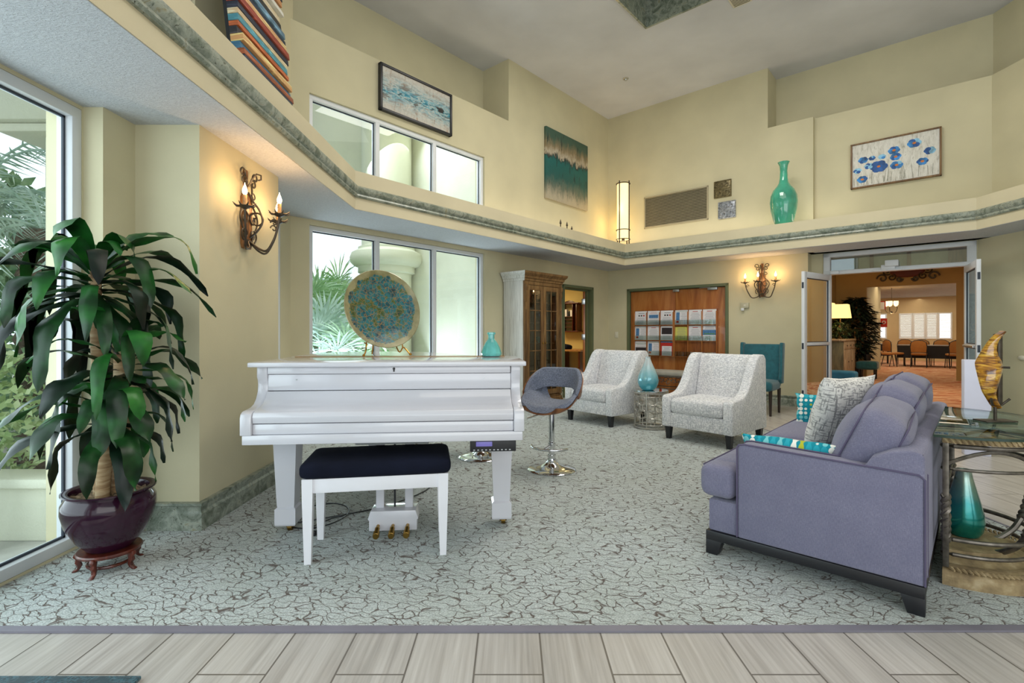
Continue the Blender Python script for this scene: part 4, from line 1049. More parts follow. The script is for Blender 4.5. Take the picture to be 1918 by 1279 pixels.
for i in range(len(hp)-1):
    a = Vector((*hp[i], .074)); b = Vector((*hp[i+1], .074)); t = (b-a).normalized(); nn = Vector((t.y, -t.x, 0)); c_ = (a+b)/2
    mb.tube([c_-t*.012-nn*.014, c_+Vector((0, 0, .006)), c_+t*.012+nn*.014], [.005, .009, .005], 6)
mb.build('rope_carving', M_STONE, bs)
mb = MB(); hp = half(.36, .36, yc, 40)
zt = .70
rows = [[(x, y, z) for x, y in half(.40*k, .40*k, yc)] for k, z in ((1, zt-.03), (1.02, zt-.015), (1, zt), (.86, zt), (.84, zt-.015), (.86, zt-.03))]
mb.grid(rows, True, True); apron = mb.build('apron_ring', M_STONE, gt)
mb = MB()
for i in range(0, 56):
    a = -PI/2+PI*(i+.5)/56; c_ = Vector((.408*math.cos(a), yc+.408*math.sin(a), zt-.015)); t = Vector((-math.sin(a), math.cos(a), 0))
    mb.tube([c_-t*.010+Vector((0, 0, .012)), c_, c_+t*.010-Vector((0, 0, .012))], [.004, .0075, .004], 6)
mb.build('rope_carving', M_STONE, apron)
def hring(R_, z, rr, nm='ring'):
    mb = MB(); p = [(x, y, z) for x, y in half(R_, R_, yc, 30)]; mb.tube(p, rr, 8, True); return mb.build(nm, M_PEWTER, gt)
hring(.385, .655, .010); hring(.375, .545, .008); hring(.34, .20, .011); hring(.33, .125, .010, 'lower_ring')
def twist(mb, P, r, n=60, turns=10):
    P = spline(P, max(2, n//(len(P)-1))); m = len(P)
    for ph in (0, PI):
        out = []
        for i, p in enumerate(P):
            t = (P[min(m-1, i+1)]-P[max(0, i-1)]).normalized(); x = t.orthogonal().normalized(); x = (Vector((0, 1, 0))-t*t.y).normalized() if abs(t.y) < .9 else x; y = t.cross(x)
            a = 2*PI*turns*i/m+ph; out.append(p+(x*math.cos(a)+y*math.sin(a))*r*.6)
        mb.tube(out, r*.75, 6)
    return mb
for a in (-PI/2, -PI/6, PI/6, PI/2):
    ca, sa = math.cos(a), math.sin(a); mb = MB()
    def Q(r_, z): return (max(.012, r_*ca), yc+r_*sa, z)
    if abs(a) > 1.5:
        mb.rbox(Q(.39, 0)[0]-.012, Q(.39, 0)[0]+.012, Q(.385, 0)[1]-.012, Q(.385, 0)[1]+.012, .08, .67, .003); twist(mb, [Q(.375, .20), Q(.38, .3), Q(.385, .42)], .016, 40, 4)
        mb.build('post', M_PEWTER, gt)
    else:
        mb.rbox(Q(.38, 0)[0]-.011, Q(.38, 0)[0]+.011, Q(.38, 0)[1]-.011, Q(.38, 0)[1]+.011, .40, .67, .003)
        twist(mb, [Q(.38, .42), Q(.365, .33), Q(.335, .23)], .016, 40, 4)
        mb.tube(spline([Q(.335, .23), Q(.29, .16), Q(.20, .10), Q(.06, .085)], 6), .014, 8)
        mb.build('curved_leg', M_PEWTER, gt)
        mb = MB()
        for k in range(7):
            b = math.radians(20+23.3*k); t = Vector((-sa, ca, 0)); c_ = Vector(Q(.395, .565))
            mb.tube([c_, c_+(t*math.cos(b)+Vector((0, 0, 1))*math.sin(b))*.05+Vector((ca, sa, 0))*.008], [.006, .012], 8)
        mb.build('shell_ornament', M_PEWTER, gt)
for a0 in (-PI/2, -PI/6, PI/6):
    mb = MB(); pts = []
    for k in range(15):
        t = k/14; a = a0+t*PI/3; pts.append((max(.01, .385*math.cos(a)), yc+.385*math.sin(a), .56+.08*math.sin(PI*t)))
    mb.tube(pts, .009, 8); mb.build('arch', M_PEWTER, gt)
mb = MB(); pts = [(.012, yc-.37+.74*t, .42-.0*t) for t in (0, 1)]; mb.tube(pts, .006, 8); mb.build('cross_bar', M_PEWTER, gt)
mb = MB(); gl = half(.50, .60, .57, 36); mb.prism(gl, zt+.0, zt+.012, 'z', .003)
ob = mb.build('glass_top', [M_GLASST], gt, loc=(-.03, -.03, .003))
mb = MB(); mb.grid([[(x*k, .57+(y-.57)*k, z) for x, y in gl] for k, z in ((1.001, zt), (1.001, zt+.012))], False, True)
mb.build('glass_edge', flat('dark_green_glass_edge', '1E3A30', .1, coat=.5), gt, loc=(-.03, -.03, .003))
def on_table(x, y, z):
    c_, s_ = math.cos(TA), math.sin(TA); return (2.04+x*c_-y*s_, 2.38+x*s_+y*c_, z+F0)
mb = MB(); pr = [(.05, 0), (.062, .002), (.078, .03), (.085, .075), (.082, .115), (.068, .18), (.050, .25), (.038, .30), (.032, .335), (.034, .345), (.028, .345), (.025, .32)]
tag(mb.lathe(pr, 40).build('tall_vase', vase_mat('teal_hammered_metal', '8FA79E', '1F7C7E', '1B8F80', 0, .36, .25, .7, .3), loc=(2.395, 2.66, F0+.123)), 'teal metallic vase on the stone base under the glass table', 'vase')
# sculpture
sx_, sy_ = 2.59, 2.69
sd_ = thing('sculpture_stand', 'black iron display stand on the glass side table', 'stand', (sx_, sy_, F0+zt+.016), 0)
MB().rbox(-.085, .085, -.04, .04, 0, .008, .002).build('base_plate', M_IRON, sd_)
mb = MB(); mb.cyl(0, 0, .008, .09, .0075, n=10); mb.rbox(-.004, .022, -.022, .012, .09, .47, .006)
for z, w in ((.09, .05), (.29, .05)):
    mb.tube([(-w, -.03, z+(.035 if z < .2 else .0)), (-w*.5, -.01, z), (0, 0, z), (w*.5, -.01, z), (w, -.03, z+(.035 if z < .2 else 0))], .006, 8)
mb.build('upright', M_IRON, sd_)
def amber():
    g = G('amber_art_glass'); n = g.noise(g.vec((1, 1, 5), (0, .5, 0)), 9, 4, .5, 1); g.col(g.ramp(n, [(.32, '2E1A0C'), (.42, '6E4010'), (.52, 'B47A18'), (.60, 'E0B040'), (.68, '5A3010')])).pr(.08, coat=.8); return g.m
mb = MB(); rows = []
for i in range(25):
    t = i/24; z = .085+.385*t; w = .135*math.sin(PI*min(1, t*1.02))**.8*(1-.35*t)+.006; row = []
    for k in range(9):
        u = k/8; row.append((.012-w*u, -.012-.03*math.sin(u*PI)+.018*math.sin(t*9+u*2), z+.04*u*(t-.5)+.012*math.sin(t*16)*u))
    rows.append(row)
mb.grid(rows); mb.grid([[(x, y+.010, z) for x, y, z in r_] for r_ in rows])
tag(mb.build('art_glass_sculpture', amber(), loc=(sx_, sy_, F0+zt+.016)), 'wavy amber art glass piece held by the black stand on the glass table', 'sculpture')

# ---- white panel standing behind the table
o = MB().rbox(-.10, .10, -.05, .05, 0, .93, .006).build('white_display_board', flat('white_board', 'DADDF0', .5, var=.01), loc=(4.55, 4.92, 0), rotz=-.5)
tag(o, 'blank white board standing on the tile floor beyond the glass table', 'board')
# ============================================================ SECOND LAYER OF OBJECTS
# ---- armoire (local x = along its front to the right, y = into the wall)
ar = thing('display_armoire', 'tall brown armoire with glazed doors and whitewashed side beside the office door', 'armoire', (.19, 7.66, F0), ROT_L)
AW, AD, AH = .97, .43, 2.13
MB().rbox(-.002, .03, .03, AD, .12, 2.0, .004).build('side_panel', M_WASH, ar)
MB().rbox(AW-.03, AW, .03, AD, .12, 2.0, .004).build('side_panel', M_ARMO, ar)
MB().box(.03, AW-.03, AD-.02, AD, .12, 2.0).build('back_panel', M_ARMO, ar)
mb = MB(); mb.rbox(-.02, AW+.02, -.01, AD, 0, .10, .006); mb.rbox(-.01, AW+.01, 0, AD, .10, .14, .006); mb.rbox(0, AW, .02, AD, .14, .18, .003); mb.build('plinth', M_ARMO, ar)
mb = MB(); rows = []
cp = [(.0, 1.985), (.012, 1.99), (.014, 2.02), (.03, 2.03), (.035, 2.06), (.06, 2.085), (.07, 2.10), (.075, 2.13)]
mb.grid([[(-o, -o, z), (AW+o, -o, z), (AW+o, AD, z), (-o, AD, z)] for o, z in cp], False, True); mb.f([mb.v(p) for p in ((-.075, -.075, 2.13), (AW+.075, -.075, 2.13), (AW+.075, AD, 2.13), (-.075, AD, 2.13))])
mb.mi = 1; mb.grid([[(-o-.002, -o, z), (-o-.002, AD, z)] for o, z in cp])
mb.build('cornice', [M_ARMO, M_WASH], ar, sharp=20)
mb = MB(); mb.rbox(0, AW, .0, .05, 1.93, 1.99, .003); mb.build('frieze', M_ARMO, ar)
for x in (.0, AW-.07):
    mb = MB(); mb.rbox(x, x+.07, .0, .05, .18, 1.93, .004)
    mb.prism([(-.03, 1.93), (-.035, 1.88), (-.015, 1.84), (-.025, 1.80), (-.01, 1.74), (-.005, 1.66), (.01, 1.66), (.01, 1.93)], x+.012, x+.058, 'x', .004)
    for k in range(4): mb.tube([(x+.02+.01*k, -.006, .75), (x+.02+.01*k, -.006, 1.55)], .003, 6)
    mb.build('corner_post', M_ARMO, ar)
for z in (.60, 1.0, 1.33, 1.66): MB().rbox(.03, AW-.03, .08, AD-.02, z, z+.02, .002).build('shelf', M_ARMO, ar)
for i, (a, b) in enumerate(((.072, .483), (.487, .898))):
    mb = MB(); mb.rbox(a, a+.065, .005, .035, .19, 1.925, .004); mb.rbox(b-.065, b, .005, .035, .19, 1.925, .004); mb.rbox(a+.06, b-.06, .005, .035, .19, .27, .003); mb.rbox(a+.06, b-.06, .005, .035, 1.85, 1.925, .003)
    dr = mb.build('door', M_ARMO, ar)
    mb = MB(); c = (a+b)/2; mb.rbox(c-.008, c+.008, .008, .032, .27, 1.85, .002)
    for k in range(1, 5): z = .27+k*1.58/5; mb.rbox(a+.06, b-.06, .008, .032, z-.008, z+.008, .002)
    mb.build('muntins', M_ARMO, dr)
    mb = MB(); mb.f([mb.v(p) for p in ((a+.065, .02, .27), (b-.065, .02, .27), (b-.065, .02, 1.85), (a+.065, .02, 1.85))]); mb.build('pane', M_GLASSC, dr)
    x = b-.03 if i == 0 else a+.03; MB().ell((x, -.01, 1.02), .012, .012, .018, 10).build('knob', M_BRASS, dr)
def on_arm(x, y, z):
    c_, s_ = math.cos(ROT_L), math.sin(ROT_L); return (.19+x*c_-y*s_, 7.66+x*s_+y*c_, z+F0)
M_REDG = flat('amber_red_glass', 'A8502A', .12, coat=.6, var=.3, nscale=30); M_DARKC = flat('dark_glazed_pottery', '20262C', .25, var=.3)
M_TURQ = flat('turquoise_glass', '5FB9B4', .12, coat=.6, var=.1, nscale=12)
for x, z, m, k, l in ((.20, 1.68, M_REDG, 1.0, 'amber red glass bowl on the top left armoire shelf'), (.36, 1.68, M_REDG, .8, 'smaller amber glass bowl beside the red one in the armoire'), (.62, 1.68, M_DARKC, 1.0, 'dark pottery bowl on the top right armoire shelf'),
                (.24, 1.35, M_DARKC, .9, 'dark bowl on the second armoire shelf, left door'), (.72, 1.35, M_DARKC, 1.1, 'dark bowl on the second armoire shelf, right door'), (.30, 1.02, M_DARKC, 1.0, 'dark bowl on the third armoire shelf, left door'), (.66, 1.02, M_TURQ, .7, 'small turquoise bowl on the third armoire shelf')):
    mb = MB(); mb.lathe([(r*k, zz*k) for r, zz in ((.03, 0), (.032, .008), (.06, .05), (.078, .11), (.082, .14), (.076, .14), (.05, .05), (.01, .02))], 20)
    tag(mb.build('display_bowl', m, loc=on_arm(x, .24, z)), l, 'bowl', None)

# ---- plate on easel on the piano
def plate():
    g = G('cracked_teal_gold_mosaic'); v = g.vec()
    s = g.new('ShaderNodeVectorMath'); s.operation = 'LENGTH'; g.link(v, s.inputs[0])
    n = g.noise(v, 11, 4, .7); r = g.math('ADD', s.outputs['Value'], g.math('MULTIPLY', g.math('SUBTRACT', n, .5), .09))
    inside = g.ramp(r, [(.246, 1.0), (.252, 0.0)])
    nd = g.new('ShaderNodeTexNoise'); nd.inputs['Scale'].default_value = 14; g.link(v, nd.inputs['Vector'])
    ad = g.new('ShaderNodeVectorMath'); ad.operation = 'MULTIPLY_ADD'; g.link(nd.outputs['Color'], ad.inputs[0]); ad.inputs[1].default_value = (.05, .05, .05); g.link(v, ad.inputs[2])
    vo = g.new('ShaderNodeTexVoronoi'); vo.feature = 'DISTANCE_TO_EDGE'; vo.inputs['Scale'].default_value = 33; g.link(ad.outputs[0], vo.inputs['Vector'])
    cr = g.ramp(vo.outputs['Distance'], [(.02, .9), (.055, 0.0)])
    teal = g.ramp(g.noise(v, 11, 4, .65), [(.3, '0C242A'), (.42, '17505A'), (.5, '237078'), (.58, '4A5A22'), (.68, '123A34')])
    c = g.mix(cr, teal, '8A7040'); rim = g.ramp(g.noise(v, 9, 4), [(.3, '6E6840'), (.6, '98926C'), (.75, '7E7448')])
    g.col(g.mix(inside, rim, c)).pr(.22, .15, coat=.6); g.bump(cr, .2, .002); return g.m
pc = (-.92, 3.56, F0+1.026+.045+.285)
tilt = (math.radians(74), math.radians(0), math.radians(24))
mb = MB(); mb.lathe([(.001, -.028), (.12, -.026), (.20, -.015), (.262, .006), (.284, .018), (.286, .024), (.282, .026), (.20, .0), (.12, -.012), (.001, -.016)], 64)
plt = mb.build('mosaic_plate', plate(), loc=pc, rot=(math.radians(76), 0, math.radians(40)))
tag(plt, 'large round teal and gold crackled plate standing on the piano lid', 'plate')
es = thing('plate_easel', 'gilt wire easel holding the round plate on the piano', 'easel', (pc[0], pc[1], F0+1.027), math.radians(36))
for sg in (-1, 1):
    mb = MB(); x = sg*.135
    mb.tube(spline([(x*1.25, -.10, .006), (x*1.05, -.07, .05), (x, -.045, .055), (x*.9, .0, .03), (x*.6, .06, .20), (x*.3, .10, .36)], 5), .005, 8)
    mb.tube([(x, -.045, .055), (x*.95, -.05, .085), (x*1.1, -.055, .095)], .005, 8); mb.ell((x*1.25, -.10, .01), .011, .011, .010, 8)
    mb.build('front_leg', M_GOLD, es)
MB().tube([(0, .10, .36), (0, .2, .005)], .005, 8).tube([(-.045, .10, .36), (.045, .1, .36)], .005, 8).build('rear_leg', M_GOLD, es)
mb = MB(); pr = [(.05, 0), (.068, .003), (.072, .02), (.06, .06), (.042, .095), (.028, .115), (.022, .122), (.022, .15), (.029, .152), (.029, .166), (.02, .168), (.016, .15)]
tag(mb.lathe(pr, 12).build('faceted_vase', M_TURQ, loc=(-.145, 3.52, F0+1.026), sharp=20), 'small turquoise faceted vase at the far right of the piano lid', 'vase')

# ---- framed pictures
def abstract():
    g = G('abstract_turquoise_canvas'); v = g.vec((1.2, 1, 5)); n = g.noise(v, 3.2, 6, .7, .6); n2 = g.noise(g.vec((3, 1, 1), loc=(3, 0, 0)), 5, 5, .7, 1)
    s = g.new('ShaderNodeSeparateXYZ'); g.link(g.tc.outputs['Object'], s.inputs[0])
    band = g.ramp(g.math('ABSOLUTE', s.outputs['Z']), [(.02, 1.0), (.26, 0.0)])
    base = g.ramp(n2, [(.32, 'B9A890'), (.45, 'D2CDC2'), (.6, 'C4BDB0'), (.7, 'B3743A')])
    tq = g.ramp(n, [(.36, '22201E'), (.41, '1F6E86'), (.47, '3FA3B8'), (.50, 'C2BDB2'), (.54, '3F96A8'), (.58, '22201E')])
    f = g.math('MULTIPLY', band, g.ramp(g.noise(g.vec((1, 1, 3), loc=(1, 2, 0)), 3, 4), [(.3, .3), (.48, 1.0)]))
    g.col(g.mix(f, base, tq)).pr(.6); return g.m
def nocturne():
    g = G('dark_teal_abstract_canvas'); s = g.new('ShaderNodeSeparateXYZ'); g.link(g.tc.outputs['Object'], s.inputs[0])
    n = g.noise(g.vec((4, 1, 1)), 3, 6, .75, .8); z = g.math('ADD', s.outputs['Z'], g.math('MULTIPLY', g.math('SUBTRACT', n, .5), .55))
    a = g.ramp(g.math('ADD', g.math('MULTIPLY', z, .8), .5), [(.05, 'A89F8A'), (.2, '5F6A5E'), (.35, '1D5552'), (.58, '13605E'), (.62, '1A1A18'), (.66, 'B9AE9A'), (.75, '8A7A5C'), (.9, '3D5A4C')])
    f = g.ramp(g.noise(g.vec((9, 1, 1.2)), 3, 5, .7), [(.6, 0.0), (.64, 1.0)])
    g.col(g.mix(f, a, '101414')).pr(.55); return g.m
def floral():
    g = G('pale_streaked_canvas'); n = g.noise(g.vec((5, 1, 1.5)), 5, 6, .7, .6); g.col(g.ramp(n, [(.3, '8F8B7C'), (.42, 'C9C6BC'), (.6, 'DEDCD4'), (.72, 'A9A699')])).pr(.6); return g.m
def picture(name, label, frame, w, h, loc, rotz, mat, fm, fw=.025, d=.045, tiltx=0):
    r = thing(name, label, 'picture', loc, rotz); r.rotation_euler = (tiltx, 0, rotz)
    if fm:
        mb = MB(); mb.rbox(-w/2, w/2, -d, 0, h/2-fw, h/2, .003); mb.rbox(-w/2, w/2, -d, 0, -h/2, -h/2+fw, .003); mb.rbox(-w/2, -w/2+fw, -d, 0, -h/2, h/2, .003); mb.rbox(w/2-fw, w/2, -d, 0, -h/2, h/2, .003); mb.build('frame', fm, r)
        MB().rbox(-w/2+fw*.8, w/2-fw*.8, -d*.7, -.005, -h/2+fw*.8, h/2-fw*.8, .002).build('canvas', mat, r)
    else: MB().rbox(-w/2, w/2, -d, 0, -h/2, h/2, .006).build('canvas', mat, r)
    return r
def wallpic(side, x0, x1, z0, z1):
    """centre and size from (left px, right px) and heights on a wall"""
    pass
t0, za = on_left(708, 118); t1, zb = on_left(842, 180); _, zc_ = on_left(706, 206); _, zd = on_left(841, 256)
tc_, zc2, ww, hh = (t0+t1)/2, (za+zb+zc_+zd)/4, t1-t0, ((za-zc_)+(zb-zd))/2
picture('framed_abstract_painting', 'black framed abstract painting in turquoise and beige above the upper window', 1, ww, hh, LW(tc_, 0, zc2), ROT_L, abstract(), M_BLACKP, .03, .06)
t0, za = on_left(1019, 238); t1, zb = on_left(1097, 274); _, zc_ = on_left(1019, 372); _, zd = on_left(1097, 395)
picture('dark_teal_canvas', 'unframed dark teal abstract canvas near the far corner of the room', 1, t1-t0, ((za-zc_)+(zb-zd))/2, LW((t0+t1)/2, 0, (za+zb+zc_+zd)/4), ROT_L, nocturne(), None, 0, .05)
s0, za = on_right(1594, 274, .1); s1, zb = on_right(1764, 237, .1); _, zc_ = on_right(1593, 357, .1); _, zd = on_right(1762, 329, .1)
fw_, fh_ = s1-s0, ((za-zc_)+(zb-zd))/2
fp = picture('framed_flower_painting', 'dark framed painting of blue poppies on the upper right wall', 1, fw_, fh_, RW((s0+s1)/2, .1, (za+zb+zc_+zd)/4), ROT_R, floral(), M_ARMO, .022, .05)
M_P1 = flat('blue_petal_paint', '2F77B4', .6, var=.35, nscale=12); M_P2 = flat('deep_blue_petal_paint', '1D4F8F', .6, var=.3, nscale=12); M_P3 = flat('pale_blue_petal_paint', '86B9D6', .6, var=.2, nscale=12); M_P4 = flat('orange_flower_centre', 'C8742A', .6); M_P5 = flat('grey_stem_paint', '8A8A78', .7)
mb = MB(); rd = random.Random(5)
fl = [(.73, .80, .085, 1), (.50, .72, .075, 0), (.52, .56, .07, 0), (.32, .40, .115, 1), (.53, .36, .08, 0), (.13, .62, .065, 0), (.24, .63, .045, 1), (.06, .38, .055, 2), (.20, .45, .06, 2), (.12, .15, .07, 0), (.90, .56, .07, 2), (.82, .34, .07, 0), (.36, .62, .05, 2)]
for fx, fz, rr, c in fl:
    x = (fx-.5)*fw_*.95; z = (fz-.5)*fh_*.9; n = 6; rr *= .9
    for k in range(n):
        mb.mi = c if rd.random() < .6 else rd.choice((0, 1, 2)); a = 2*PI*k/n+rd.uniform(-.2, .2); pz = []
        for j in range(9):
            b = 2*PI*j/9; pz.append(mb.v((x+math.cos(a)*rr*.55+math.cos(b)*rr*.55, -.0352-.0004*k, z+math.sin(a)*rr*.42+math.sin(b)*rr*.45)))
        mb.f(pz)
    if c < 2 and rr > .06:
        mb.mi = 3; mb.f([mb.v((x+.022*math.cos(b), -.0385, z+.016*math.sin(b))) for b in [2*PI*j/8 for j in range(8)]])
for k in range(26):
    mb.mi = 4; x = rd.uniform(-.46, .46)*fw_; z0 = -fh_*.44; z1 = z0+rd.uniform(.1, .35)*fh_; dx = rd.uniform(-.03, .03); mb.f([mb.v(p) for p in ((x, -.0350, z0), (x+.005, -.0350, z0), (x+dx+.004, -.0350, z1), (x+dx, -.0350, z1))])
mb.build('painted_poppies', [M_P1, M_P2, M_P3, M_P4, M_P5], fp)
# striped wooden artwork leaning on the left ledge
sa = thing('striped_wood_artwork', 'tall artwork of stacked coloured painted wood strips leaning above the left ledge', 'artwork', (-2.02, 4.10, ZL), PI/2)
sa.rotation_euler = (math.radians(-6.5), 0, PI/2)
cols = ['7A3A1E', 'A8402A', 'D8C79A', 'B02A2A', '6A3A22', 'E0DED4', '1A2030', 'C48A5A', '20283A', '8A4A2A', '3A6A8A', 'D2A06A', '2A2A30', 'A8572F', '4A8A9A', 'C8B08A', '222838', '8A3A2A', 'CFA070', '1E2838', '5A7A90', 'B06A3A', '262626', 'D8C8A8']
mats = [wood('painted_strip_'+c.lower(), c, c, ('%02X%02X%02X' % tuple(min(255, int(int(c[i:i+2], 16)*1.5+16)) for i in (0, 2, 4))), (3, 3, 30), .6, 0) for c in sorted(set(cols))]
idx = {c: i for i, c in enumerate(sorted(set(cols)))}
mb = MB(); z = 0; rd = random.Random(3)
for i, c in enumerate(cols+cols[5:20]):
    h = rd.uniform(.032, .062); mb.mi = idx[c]; dx = rd.uniform(-.02, .02); dd = rd.uniform(.06, .11); mb.rbox(-.42, .40+dx, -dd, -.01, z, z+h-.002, .003); z += h
mb.build('painted_strips', mats, sa); MB().box(-.41, .39, -.01, .02, .0, z).build('backing', M_BLACKP, sa)

# ---- return air grille, metal wall tiles
s0, za = on_right(1207, 371); s1, zb = on_right(1327, 347); _, zc_ = on_right(1206, 430); _, zd = on_right(1327, 410)
gx, gz = (s0+s1)/2, (za+zb+zc_+zd)/4; gw, gh = s1-s0, ((za-zc_)+(zb-zd))/2
gr = thing('return_air_grille', 'large tan louvred air return grille on the upper right wall', 'vent', RW(gx, 0, gz), ROT_R)
M_GR = flat('tan_grille', 'A89F84', .5, var=.02)
mb = MB(); f = .025; mb.rbox(-gw/2, gw/2, -.02, 0, gh/2-f, gh/2, .002); mb.rbox(-gw/2, gw/2, -.02, 0, -gh/2, -gh/2+f, .002); mb.rbox(-gw/2, -gw/2+f, -.02, 0, -gh/2, gh/2, .002); mb.rbox(gw/2-f, gw/2, -.02, 0, -gh/2, gh/2, .002); mb.build('frame', M_GR, gr)
mb = MB(); n = 20
for k in range(n):
    z = -gh/2+f+(gh-2*f)*(k+.5)/n; mb.T = TR(0, -.008, z) @ RX(math.radians(35)); mb.box(-gw/2+f, gw/2-f, -.012, .012, -.0015, .0015)
mb.build('louvres', M_GR, gr); MB().box(-gw/2+f, gw/2-f, -.001, 0, -gh/2+f, gh/2-f).build('backing', flat('dark_duct', '5A5648', .8), gr)
def wtile(label, px, py, mat):
    s, z = on_right(px, py); r = thing('metal_wall_tile', label, 'wall decoration', RW(s, 0, z), ROT_R, 'metal scroll wall tiles')
    w = .15; mb = MB(); mb.rbox(-w, w, -.02, 0, -w, w, .006); mb.build('backing', mat, r)
    mb = MB()
    for k in range(4):
        a, b = ((-1, 1), (1, 1), (1, -1), (-1, -1))[k]
        mb.tube([(x, -.024, z_) for x, z_ in spiral(a*.068, b*.068, .058, .012, k*PI/2, k*PI/2+8)], .008, 6)
    for q in (((-w+.01, -w+.01), (w-.01, -w+.01)), ((w-.01, -w+.01), (w-.01, w-.01)), ((w-.01, w-.01), (-w+.01, w-.01)), ((-w+.01, w-.01), (-w+.01, -w+.01))): mb.tube([(q[0][0], -.022, q[0][1]), (q[1][0], -.022, q[1][1])], .009, 6)
    mb.tube([(-w, -.023, 0), (w, -.023, 0)], .005, 6); mb.build('scroll_relief', mat, r)
wtile('bronze scroll metal tile, the upper of two right of the grille', 1354, 354, flat('bronze_tile', '6E6448', .4, .6, var=.3, nscale=30))
wtile('silver scroll metal tile, the lower of two right of the grille', 1362, 393, flat('silver_tile', '8F949C', .4, .6, var=.3, nscale=30))
# ---- tall vase and lantern on the ledge
mb = MB(); pr = [(.10, 0), (.115, .004), (.15, .10), (.185, .24), (.198, .36), (.19, .46), (.155, .55), (.105, .61), (.072, .66), (.058, .73), (.052, .85), (.06, .93), (.085, .985), (.078, .985), (.05, .93), (.04, .8)]
vz = flat('sea_green_glass', '3FA387', .08, coat=.9, var=.15, nscale=3)
tag(mb.lathe([(r_, z_*1.015) for r_, z_ in pr], 44).build('floor_vase', vz, loc=(4.255, 7.86, ZL)), 'tall glossy sea green vase standing on the right ledge', 'vase')
lt = thing('lantern_lamp', 'tall lit cylinder lantern with dark iron frame in the far corner ledge', 'lamp', (2.14, 9.66, ZL), 0)
MB().lathe([(.118, .12), (.118, 1.18)], 32, cap=False).build('shade', M_LANTERN, lt)
mb = MB()
for k in range(4):
    a = PI/4+PI/2*k; mb.rbox(.13*math.cos(a)-.009, .13*math.cos(a)+.009, .13*math.sin(a)-.009, .13*math.sin(a)+.009, 0, 1.23, .002)
for z in (.12, .30, 1.19): mb.tube([(.13*math.cos(2*PI*k/32), .13*math.sin(2*PI*k/32), z) for k in range(32)], .008, 6, True)
mb.build('frame', flat('dark_bronze', '2A1C14', .4, .4), lt); MB().cyl(0, 0, .10, .16, .03, n=12).build('lamp_holder', M_BLACKP, lt)
point('lantern_light', (2.14-.14, 9.66-.16, ZL+.7), 2.5, 'FFD890', .1); point('lantern_glow', (2.05, 10.0, ZL+.5), 4.5, 'FFCF78', .08)
# iron twigs on the ledge
for (px_, py_), hgt, l in (((1050, 428), .13, 'tallest'), ((1062, 430), .12, 'second'), ((1071, 435), .07, 'third')):
    k = (px_-959)/940; a = LW(0, -.62); t = (k*a[1]-a[0])/(U[0]-k*U[1]); q = LW(t, -.62, ZL)
    mb = MB(); h = hgt; mb.lathe([(.03, 0), (.032, .006), (.008, .012), (.008, h*.6), (.018, h*.7), (.014, h*.9), (.002, h+.03)], 10)
    tag(mb.build('iron_finial', M_IRON, loc=q), {'tallest': 'leftmost of three small dark finials peeking over the ledge', 'second': 'middle one of three small dark finials peeking over the ledge', 'third': 'rightmost and shortest of three small dark finials over the ledge'}[l], 'ornament')
# ---- sprinkler, ceiling vent
mb = MB(); mb.lathe([(.05, .0), (.05, -.006), (.02, -.012), (.012, -.03), (.02, -.034), (.001, -.036)], 20)
d = 4.4*940/(622-147.0); tag(mb.build('sprinkler_head', M_SILVER, loc=((1172-959)/940*d, d, ZC)), 'small sprinkler head on the high ceiling', 'sprinkler')
d = 4.4*940/623.0; mb = MB(); mb.rbox(-.12, .12, -.12, .12, -.012, 0, .003); mb.mi = 1
for k in range(7): mb.box(-.10, .10, -.095+k*.03, -.083+k*.03, -.014, -.0115)
tag(mb.build('ceiling_vent', [M_PLASTIC, flat('dark_duct', '5A5648', .8)], loc=((1386-959)/940*d, d, ZC), rotz=ROT_R), 'small slatted vent in the high ceiling right of the coffer', 'vent')

# ---- flyer racks on the double doors
def rack(label, x0, x1, z0, z1):
    r = thing('brochure_rack', label, 'rack', RW_LOC, ROT_R); r['group'] = 'wall racks on the double doors'
    mb = MB(); mb.rbox(x0, x1, -.012, .015, z0, z1, .003); mb.build('backboard', wood('rack_wood', '6E3A16', '8F5224', '9F6630', (8, 8, 1), .4, .2), r)
    n = 3; w = (x1-x0)/n; h = (z1-z0)/3
    mb = MB()
    for k in range(n+1): x = x0+k*w; mb.rbox(x-.008, x+.008, -.055, .0, z0, z1-.04, .002)
    for k in range(3): mb.rbox(x0, x1, -.055, .0, z0+k*h, z0+k*h+.012, .002)
    mb.build('dividers', M_DOORW, r)
    mb = MB()
    for k in range(3):
        mb.f([mb.v(p) for p in ((x0+.01, -.056, z0+k*h+.01), (x1-.01, -.056, z0+k*h+.01), (x1-.01, -.056, z0+k*h+.10), (x0+.01, -.056, z0+k*h+.10))])
    mb.build('pocket_fronts', M_GLASSD, r)
sA0, zA1 = on_right(1189, 576, -.02); sA1, _ = on_right(1262, 570, -.02); _, zA0 = on_right(1250, 669, -.02)
sB0, zB1 = on_right(1264, 573, -.02); sB1, _ = on_right(1343, 573, -.02); zA0 = .74; zA1 = 1.62
rack('left wooden brochure rack full of flyers on the double doors', sA0, sA1, zA0, zA1); rack('right wooden brochure rack with empty lower pockets on the double doors', sB0, sB1, zA0, zA1)
M_PAP = flat('white_paper', 'E6E6EA', .8, var=.01); M_YEL = flat('yellow_paper', 'D2D26A', .8, var=.02); M_INK = flat('grey_print', '8E8E98', .8, var=.02); M_RED = flat('red_print', 'B82A22', .8, var=.02); M_DK = flat('dark_print', '2A2226', .8); M_BLU = flat('blue_print', '4A7AA8', .8, var=.2, nscale=60); M_GRN = flat('green_print', '5A8A6A', .8)
PM = [M_PAP, M_YEL, M_INK, M_RED, M_DK, M_BLU, M_GRN]
